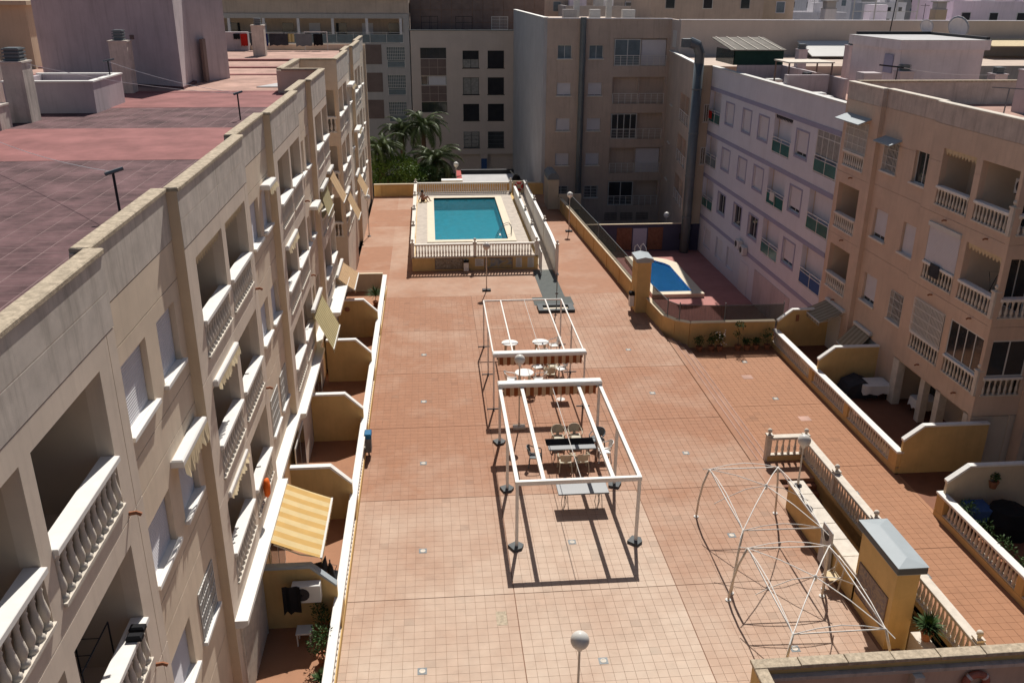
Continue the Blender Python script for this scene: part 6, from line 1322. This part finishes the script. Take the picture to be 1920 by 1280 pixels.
# palms and trees
def palm(label, x, y, z0, h, L=2.6, n=34, lean=0, seed=1, droop=1.0):
    t = thing('palm_tree', label, 'palm tree', (x, y, z0)); rnd = random.Random(seed)
    pts = [(lean*k/8*k/8, 0, h*k/8) for k in range(9)]; tr_ = MB().tube(pts, [.34-.13*k/8+(.06 if k == 8 else 0) for k in range(9)], 12); part('trunk', tr_, 'bark', t)
    for i in range(26):
        zz = h*(i+1)/27; a = i*2.4; part  # leaf scars
    sc = MB()
    for i in range(70):
        zz = h*rnd.uniform(.05, .97); a = rnd.uniform(0, 6.28); rr = .34-.13*zz/h+.01; xx = lean*(zz/h)**2; sc.add([(xx+rr*math.cos(a-.25), rr*math.sin(a-.25), zz), (xx+rr*math.cos(a+.25), rr*math.sin(a+.25), zz), (xx+(rr+.08)*math.cos(a), (rr+.08)*math.sin(a), zz+.14)], [(0, 1, 2)])
    part('leaf_scars', sc, 'bark', t)['kind'] = 'stuff'
    meshes = []
    for q in range(4):
        mb = MB(); e0 = 1.3-.36*q; prev = Vector((0, 0, 0)); N_ = 20; ang = e0; pts = [prev]
        for k in range(N_): ang -= (.095+.012*q)*droop; prev = prev+Vector((math.cos(ang), 0, math.sin(ang)))*L/N_; pts.append(prev)
        mb.tube(pts, [.035*(1-k/(N_+2)) for k in range(N_+1)], 4)
        for k in range(4, N_*5):
            f_ = k/5; i0 = int(f_); p = pts[i0].lerp(pts[min(i0+1, N_)], f_-i0) if i0 < N_ else pts[N_]
            tdir = (pts[min(i0+1, N_)]-pts[max(i0-1, 0)]).normalized(); ll = L*.17*math.sin(math.pi*min(1, .12+.88*f_/N_))**.7+.05
            for s_ in (-1, 1):
                dv_ = (tdir*.75+Vector((0, s_*.75, -.35-.2*rnd.random()+.35*rnd.random()))).normalized()*ll*rnd.uniform(.8, 1.1); wv = tdir*.017
                mb.add([p-wv, p+wv, p+dv_*.6+wv*.6+Vector((0, 0, -.03)), p+dv_+Vector((0, 0, -.18*ll)), p+dv_*.6-wv*.6+Vector((0, 0, -.03))], [(0, 1, 2, 3, 4)])
        meshes.append(mb.mesh('frond', 'frond'))
    for i in range(n):
        q = min(3, int(4*i/n)); a = i*2.399+rnd.uniform(-.2, .2); s_ = rnd.uniform(.85, 1.12)
        link('frond', meshes[q], t, Matrix.Translation((lean, 0, h+.1-.08*q)) @ Matrix.Rotation(a, 4, 'Z') @ Matrix.Rotation(rnd.uniform(-.25, .2), 4, 'Y') @ Matrix.Rotation(rnd.uniform(-.5, .5), 4, 'X') @ Matrix.Scale(s_, 4))
    return t
palm('bright green palm tree at the left corner behind the plaza', -4.7, 84.5, -4.2, 7.4, 2.9, 40, seed=2)
palm('palm tree standing farthest back against the taupe block', -.7, 95, -4.2, 8.0, 3.2, 38, seed=5)
palm('palm tree with a long drooping crown behind the pool', .45, 88, -4.2, 5.6, 3.3, 44, seed=9)
palm('greyish palm tree half hidden behind the corner palm', -3.0, 97, -4.2, 7.2, 3.0, 30, seed=12)
def tree(label, x, y, z0, h, rx, rz_, n, m='leaf', seed=3, lw=.07, ll=.2):
    t = thing('leafy_tree', label, 'tree', (x, y, z0)); rnd = random.Random(seed); mb = MB(); tr_ = MB().tube([(0, 0, 0), (.1, 0, h*.5), (0, .1, h*.75)], [.16, .11, .07], 7)
    for i in range(26):
        a = rnd.uniform(0, 6.28); q = rnd.uniform(0, 1)**.5; c_ = (rx*q*math.cos(a), rx*.8*q*math.sin(a), h+rz_*rnd.uniform(-.9, .9)*(1-q*q*.6)); leaf_clump(mb, c_, rx*.36, n//26, lw, ll, rnd=rnd)
        if i % 3 == 0: tr_.tube([(0, 0, h*.55), tuple(Vector(c_)*.6+Vector((0, 0, h*.25))), c_], [.06, .04, .015], 5)
    part('trunk', tr_, 'bark', t); part('crown', mb, m, t); return t
tree('bright leafy tree below the corner palm behind the plaza', -3.2, 83.5, -4.2, 5.3, 2.2, 2.1, 5200, seed=4)
tree('darker leafy tree beside the bright one behind the plaza', -1.2, 86, -4.2, 4.2, 1.9, 1.9, 3600, 'plant', seed=8)
tree('dark bush at the foot of the drooping palm', 1.6, 90, -4.2, 3.0, 1.5, 1.5, 2400, 'plant', seed=11)

# ================================================================ TOWN IN THE DISTANCE
def town_block(x, y, w, dp, top, m, label, floors=2, group=None, rz=0, stuff=True):
    t = thing('town_building', label, 'building', (x, y, -4.2), rz, group); H = top+4.2; w = round(w, 1)
    part('wall', MB().box(0, 0, 0, w, dp, H), m, t)
    part('roof_parapet', ringdeck(-.05, -.05, w+.05, dp+.05, .2, .2, w-.2, dp-.2, H-.05, H+.55), m, t)
    if stuff:
        n = max(2, int(w/3.2)); rnd = random.Random(int(x*7+y*3))
        for k in range(floors):
            for i in range(n):
                if rnd.random() < .2: continue
                xx = (i+.5)*w/n-.55; zz = H-1.9-3.1*k; f_ = link('window', shared('far_window', lambda: MB().box(0, -.04, 0, 1.1, -.002, 1.3), rnd.choice(['frame', 'town2', 'blind'])), t, T(xx, 0, zz)); link('pane', shared('far_pane', lambda: MB().box(.08, -.06, .08, 1.02, -.041, 1.22), rnd.choice(['glass', 'glass_b', 'dark'])), f_)
        for i in range(rnd.randint(1, 3)):
            q = rnd.uniform(.5, w-2); yy = rnd.uniform(.6, max(.7, dp-3)); hh = rnd.uniform(1.2, 2.8); part('roof_room', MB().box(q, yy, H, q+rnd.uniform(1, 2.4), yy+1.6, H+hh), rnd.choice([m, 'town', 'town4']), t)
        part('aerial', MB().tube([(w*.6, 1, H), (w*.6, 1, H+2.6)], .03, 4).tube([(w*.6-.5, 1, H+2.4), (w*.6+.5, 1, H+2.4)], .02, 4), 'dark', t)
    return t
T_ = town_block
T_(36.5, 108, 6.5, 10, 16.6, 'town3', 'large plain sandy block above the roof pergola'); T_(16, 128, 20, 12, 16.2, 'brown', 'wide brown block behind the grey sided building', 1); T_(24.0, 100, 12.4, 10, 17.2, 'brown', 'dark brown block behind the angled wing', 1)
T_(43.5, 96, 16, 10, 13.4, 'town4', 'low pinkish terrace building with white posts', 2); T_(58, 100, 13, 9, 15.7, 'town4', 'pale pink house with a dark door behind the satellite dishes', 2); T_(71, 102, 11, 9, 16.3, 'town', 'grey white house with railings at the top right', 2)
T_(60, 88, 14, 8, 12.9, 'town2', 'low building with a yellow topped awning terrace', 1); T_(73, 88, 8, 9, 14.3, 'town2', 'grey building with blue shutters on the right', 2); T_(81, 86, 9, 9, 13.9, 'town3', 'sandy building with balconies at the right edge', 2); T_(83, 104, 14, 10, 15.8, 'town2', 'grey block with roof tanks at the top right corner', 2)
T_(-2, 140, 15, 10, 15.9, 'town', 'pale strip of a far block above the taupe penthouse', 1); T_(-24, 138, 20, 10, 16.4, 'town', 'pale far block above the banded building', 1)
rnd = random.Random(21)
for i in range(46):
    y = rnd.uniform(120, 420); x = rnd.uniform(.10, .78)*y; top = 17.4-(17.4-rnd.uniform(12.6, 16.4))*1.0-y*.002
    T_(x, y, rnd.uniform(8, 18), 9, top, rnd.choice(['town', 'town', 'town4', 'town3', 'town2']), 'pale flat roofed block far off in the town', 2, 'far off blocks of the town')
def dish(x, y, z, s_, label):
    t = thing('satellite_dish', label, 'satellite dish', (x, y, z)); f_ = Matrix.Rotation(R(-35), 4, 'X'); link('dish', MB().lathe([(.02, 0), (.3*s_, .05), (.6*s_, .2*s_), (.61*s_, .21*s_), (.3*s_, .03)], 16).mesh('dish', 'town', True), t, Matrix.Translation((0, 0, .8)) @ Matrix.Rotation(R(70), 4, 'X')); part('mast', MB().tube([(0, 0, 0), (0, .1, .85)], .04, 5), 'grey_metal', t)
dish(42.6, 77.2, 13.6, 1.0, 'smaller satellite dish left of the big one above the white roof tower'); dish(45.4, 77.2, 13.5, 1.6, 'big pale satellite dish above the white roof tower')
tag(link('corrugated_awning', MB().prism_axis([(74, 12.2), (77.5, 13.2), (77.5, 13.26), (74, 12.26)], 31.5, 36.0, 0).mesh('corrugated_awning', 'frame')), 'white corrugated cover left of the white roof tower', 'roof cover')
tag(link('corrugated_awning', MB().prism_axis([(74, 13.0), (77.5, 13.4), (77.5, 13.46), (74, 13.06)], 47.0, 58.0, 0).mesh('corrugated_awning', 'canvas')), 'long yellowish corrugated cover right of the big satellite dish', 'roof cover')

# ================================================================ SMALL EXTRAS
def cable(name, label, pts, rad=.008, m='dark', sag=.12):
    q = []
    for a, b in zip(pts[:-1], pts[1:]):
        a = Vector(a); b = Vector(b)
        for k in range(8): t_ = k/8; q.append(a.lerp(b, t_)-Vector((0, 0, sag*4*t_*(1-t_))))
    q.append(Vector(pts[-1])); return tag(link(name, MB().tube(q, rad, 4).mesh(name, m)), label, 'cable')
cable('cable', 'thin clothes cable strung between the far poles over the red roof', [(-13.7, 41.35, 14.3), (-7.4, 36.4, 13.5)], sag=.15, m='town')
cable('cable', 'thin cable crossing the red roof to the chimney by the roof tank', [(-15.5, 36.4, 14.7), (-7.4, 36.4, 13.48)], sag=.2, m='town')
cable('cable', 'thin cable strung over the dark pavers of the left roof', [(-7.08, 20.57, 13.5), (-14.5, 29.6, 13.3)], sag=.2, m='town')
cable('cable', 'wire from the clothes pole across the lilac building roof', [(25.4, 47.55, 13.5), (30.3, 46.8, 13.2)], sag=.15, m='town')
for i, (x, y, w_, d_, h_, m_, lab) in enumerate([(22.0, 58.0, .9, .7, .6, 'frame', 'white box on the lilac roof near the parapet, farther one'), (21.6, 56.2, .9, .8, .5, 'frame', 'white box on the lilac roof near the parapet, middle one'), (21.6, 50.4, 1.0, .7, .55, 'plastic_w', 'low white box on the lilac roof parapet, nearer pair left'), (21.5, 49.2, 1.0, .7, .5, 'plastic_w', 'low white box on the lilac roof parapet, nearer pair right'), (24.0, 56.8, .8, .8, 1.1, 'charcoal', 'dark cluttered heap under the canopy on the lilac roof'), (22.6, 54.6, .6, .5, .9, 'clay', 'reddish chair stack under the canopy on the lilac roof')]):
    tag(link('roof_box', MB().bbox(x, y, 11.34, x+w_, y+d_, 11.34+h_, .04).mesh('roof_box', m_)), lab, 'box')
def post_row(label, x0, x1, y, z, h, n, m='frame'):
    t = thing('roof_posts', label, 'frame', (x0, y, z)); w_ = x1-x0
    for i in range(n): link('post', MB().box(i*w_/(n-1)-.05, -.05, 0, i*w_/(n-1)+.05, .05, h).mesh('post', m), t)
    part('rail', MB().box(0, -.04, h*.5, w_, .04, h*.5+.06), m, t); return t
post_row('tall white posts on the roof behind the big brown wall', 44.5, 51.5, 95.5, 13.4, 3.6, 4)
for x, y, z, h, m_, lab in ((41.6, 95, 13.2, 3.0, 'town', 'tall white chimney with dark cowl behind the big brown wall'), (53.0, 94, 13.2, 3.0, 'town3', 'beige chimney with tiled top right of the white posts')):
    t = thing('chimney_stack', label := lab, 'chimney', (x, y, z)); part('stack', MB().box(-.6, -.6, 0, .6, .6, h*.75), m_, t); part('cowl', MB().box(-.5, -.5, h*.78, .5, .5, h).box(-.6, -.6, h*.75, .6, .6, h*.78).box(-.65, -.65, h, .65, .65, h+.1), 'town2', t)
for x, y, z, w_, h_, m_, lab in ((75.0, 87.9, 10.6, 1.2, 1.8, 'bluep', 'blue shutter on the grey building at the right, left one'), (77.6, 87.9, 10.6, 1.2, 1.8, 'bluep', 'blue shutter on the grey building at the right, right one')):
    tag(link('blue_shutter', MB().box(x, y, z, x+w_, y+.08, z+h_).mesh('blue_shutter', m_)), lab, 'shutter')
tag(link('blue_balcony', MB().box(74.5, 86.9, 8.6, 79.4, 87.9, 9.8).mesh('blue_balcony', 'bluep')), 'pale blue balcony parapet below the blue shutters', 'balcony')
cable('aerial_mast', 'tall thin aerial mast above the white roof tower', [(39.0, 76.5, 12.0), (39.3, 76.5, 17.0)], rad=.05, sag=0)
# dark tall item in the first balcony of the second bay
tag(link('folded_screen', MB().bbox(-5.75, 19.0, 9.5, -5.6, 19.4, 11.55).mesh('folded_screen', 'black')), 'tall black folded item standing in the top balcony of the second left bay', 'screen')
tag(link('wall_plate', MB().lathe([(.12, 0), (.14, .02), (.05, .05)], 12).mesh('wall_plate', 'clay'), None, Matrix.Translation((-4.6, 44.58, 1.6)) @ Matrix.Rotation(R(90), 4, 'X')), 'small round wall plate on the far left terrace divider', 'plate')

# scalloped sun-blind fringes hanging in the top openings, and things kept on the balconies
def fringe(f, u_, z, w, m='canvas'):
    mb = MB(); n = int(w/.22)
    for i in range(n):
        a = .05+i*(w-.1)/n; b = a+(w-.1)/n; mb.add([(a, .06, 0), (b, .06, 0), (b, .07, -.12), ((a+b)/2, .07, -.26), (a, .07, -.12), (a, .08, 0), (b, .08, 0), (b, .09, -.12), ((a+b)/2, .09, -.26), (a, .09, -.12)], [(0, 1, 2, 3, 4), (9, 8, 7, 6, 5)])
    return f.add('fringe', mb, m, u_, 0, z)
for a, b in ((18.93, 21.5), (21.9, 24.45)): fringe(fC, a-18.18, FL[0]+2.36, b-a)
fringe(f2, F2(35.0), RZ[0]+2.34, 2.35); fringe(f2, F2(32.25), RZ[1]+2.34, 2.35); fringe(fl, Y(53.7), rowz[0]+2.27, 2.85, 'charcoal')
ac_unit(-6.3, 24.3, 10.6, R(-90), 'small air conditioner inside a top balcony of the second left bay')
for x, y, z, m_, lab in ((-5.8, 11.4, 9.48, 'charcoal', 'dark stool with a bundle inside the near top left balcony'), (-5.9, 20.4, 6.36, 'clay', 'reddish crate inside a middle balcony of the second left bay'), (-5.8, 23.2, 9.48, 'frame', 'white stool inside a top balcony of the second left bay'), (-5.9, 31.5, 9.48, 'charcoal', 'dark crate inside a top balcony of the third left bay'), (-5.9, 34.3, 6.36, 'bluep', 'blue crate inside a middle balcony of the third left bay')):
    t = thing('balcony_stool', lab, 'stool', (x, y, z)); part('seat', MB().bbox(-.2, -.2, .4, .2, .2, .46, .02), m_, t); part('frame', MB().box(-.18, -.18, 0, -.14, -.14, .4).box(.14, -.18, 0, .18, -.14, .4).box(-.18, .14, 0, -.14, .18, .4).box(.14, .14, 0, .18, .18, .4), m_, t)
    part('bundle', MB().ball((0, 0, .58), .16, 9, 6, .8), m_, t, smooth=True)
for y, z, m_, lab in ((66.0, 8.9, 'red', 'red cloth over the top corner railing of the lilac building'), (52.2, 5.75, 'frame', 'white cloth over a middle railing of the lilac building'), (33.6, 6.7, 'charcoal', 'dark cloth over a middle railing of the right beige building')):
    tag(link('hanging_cloth', MB().bbox(20.9, y, z-.55, 20.93, y+.7, z, .006).mesh('hanging_cloth', m_)), lab, 'cloth')
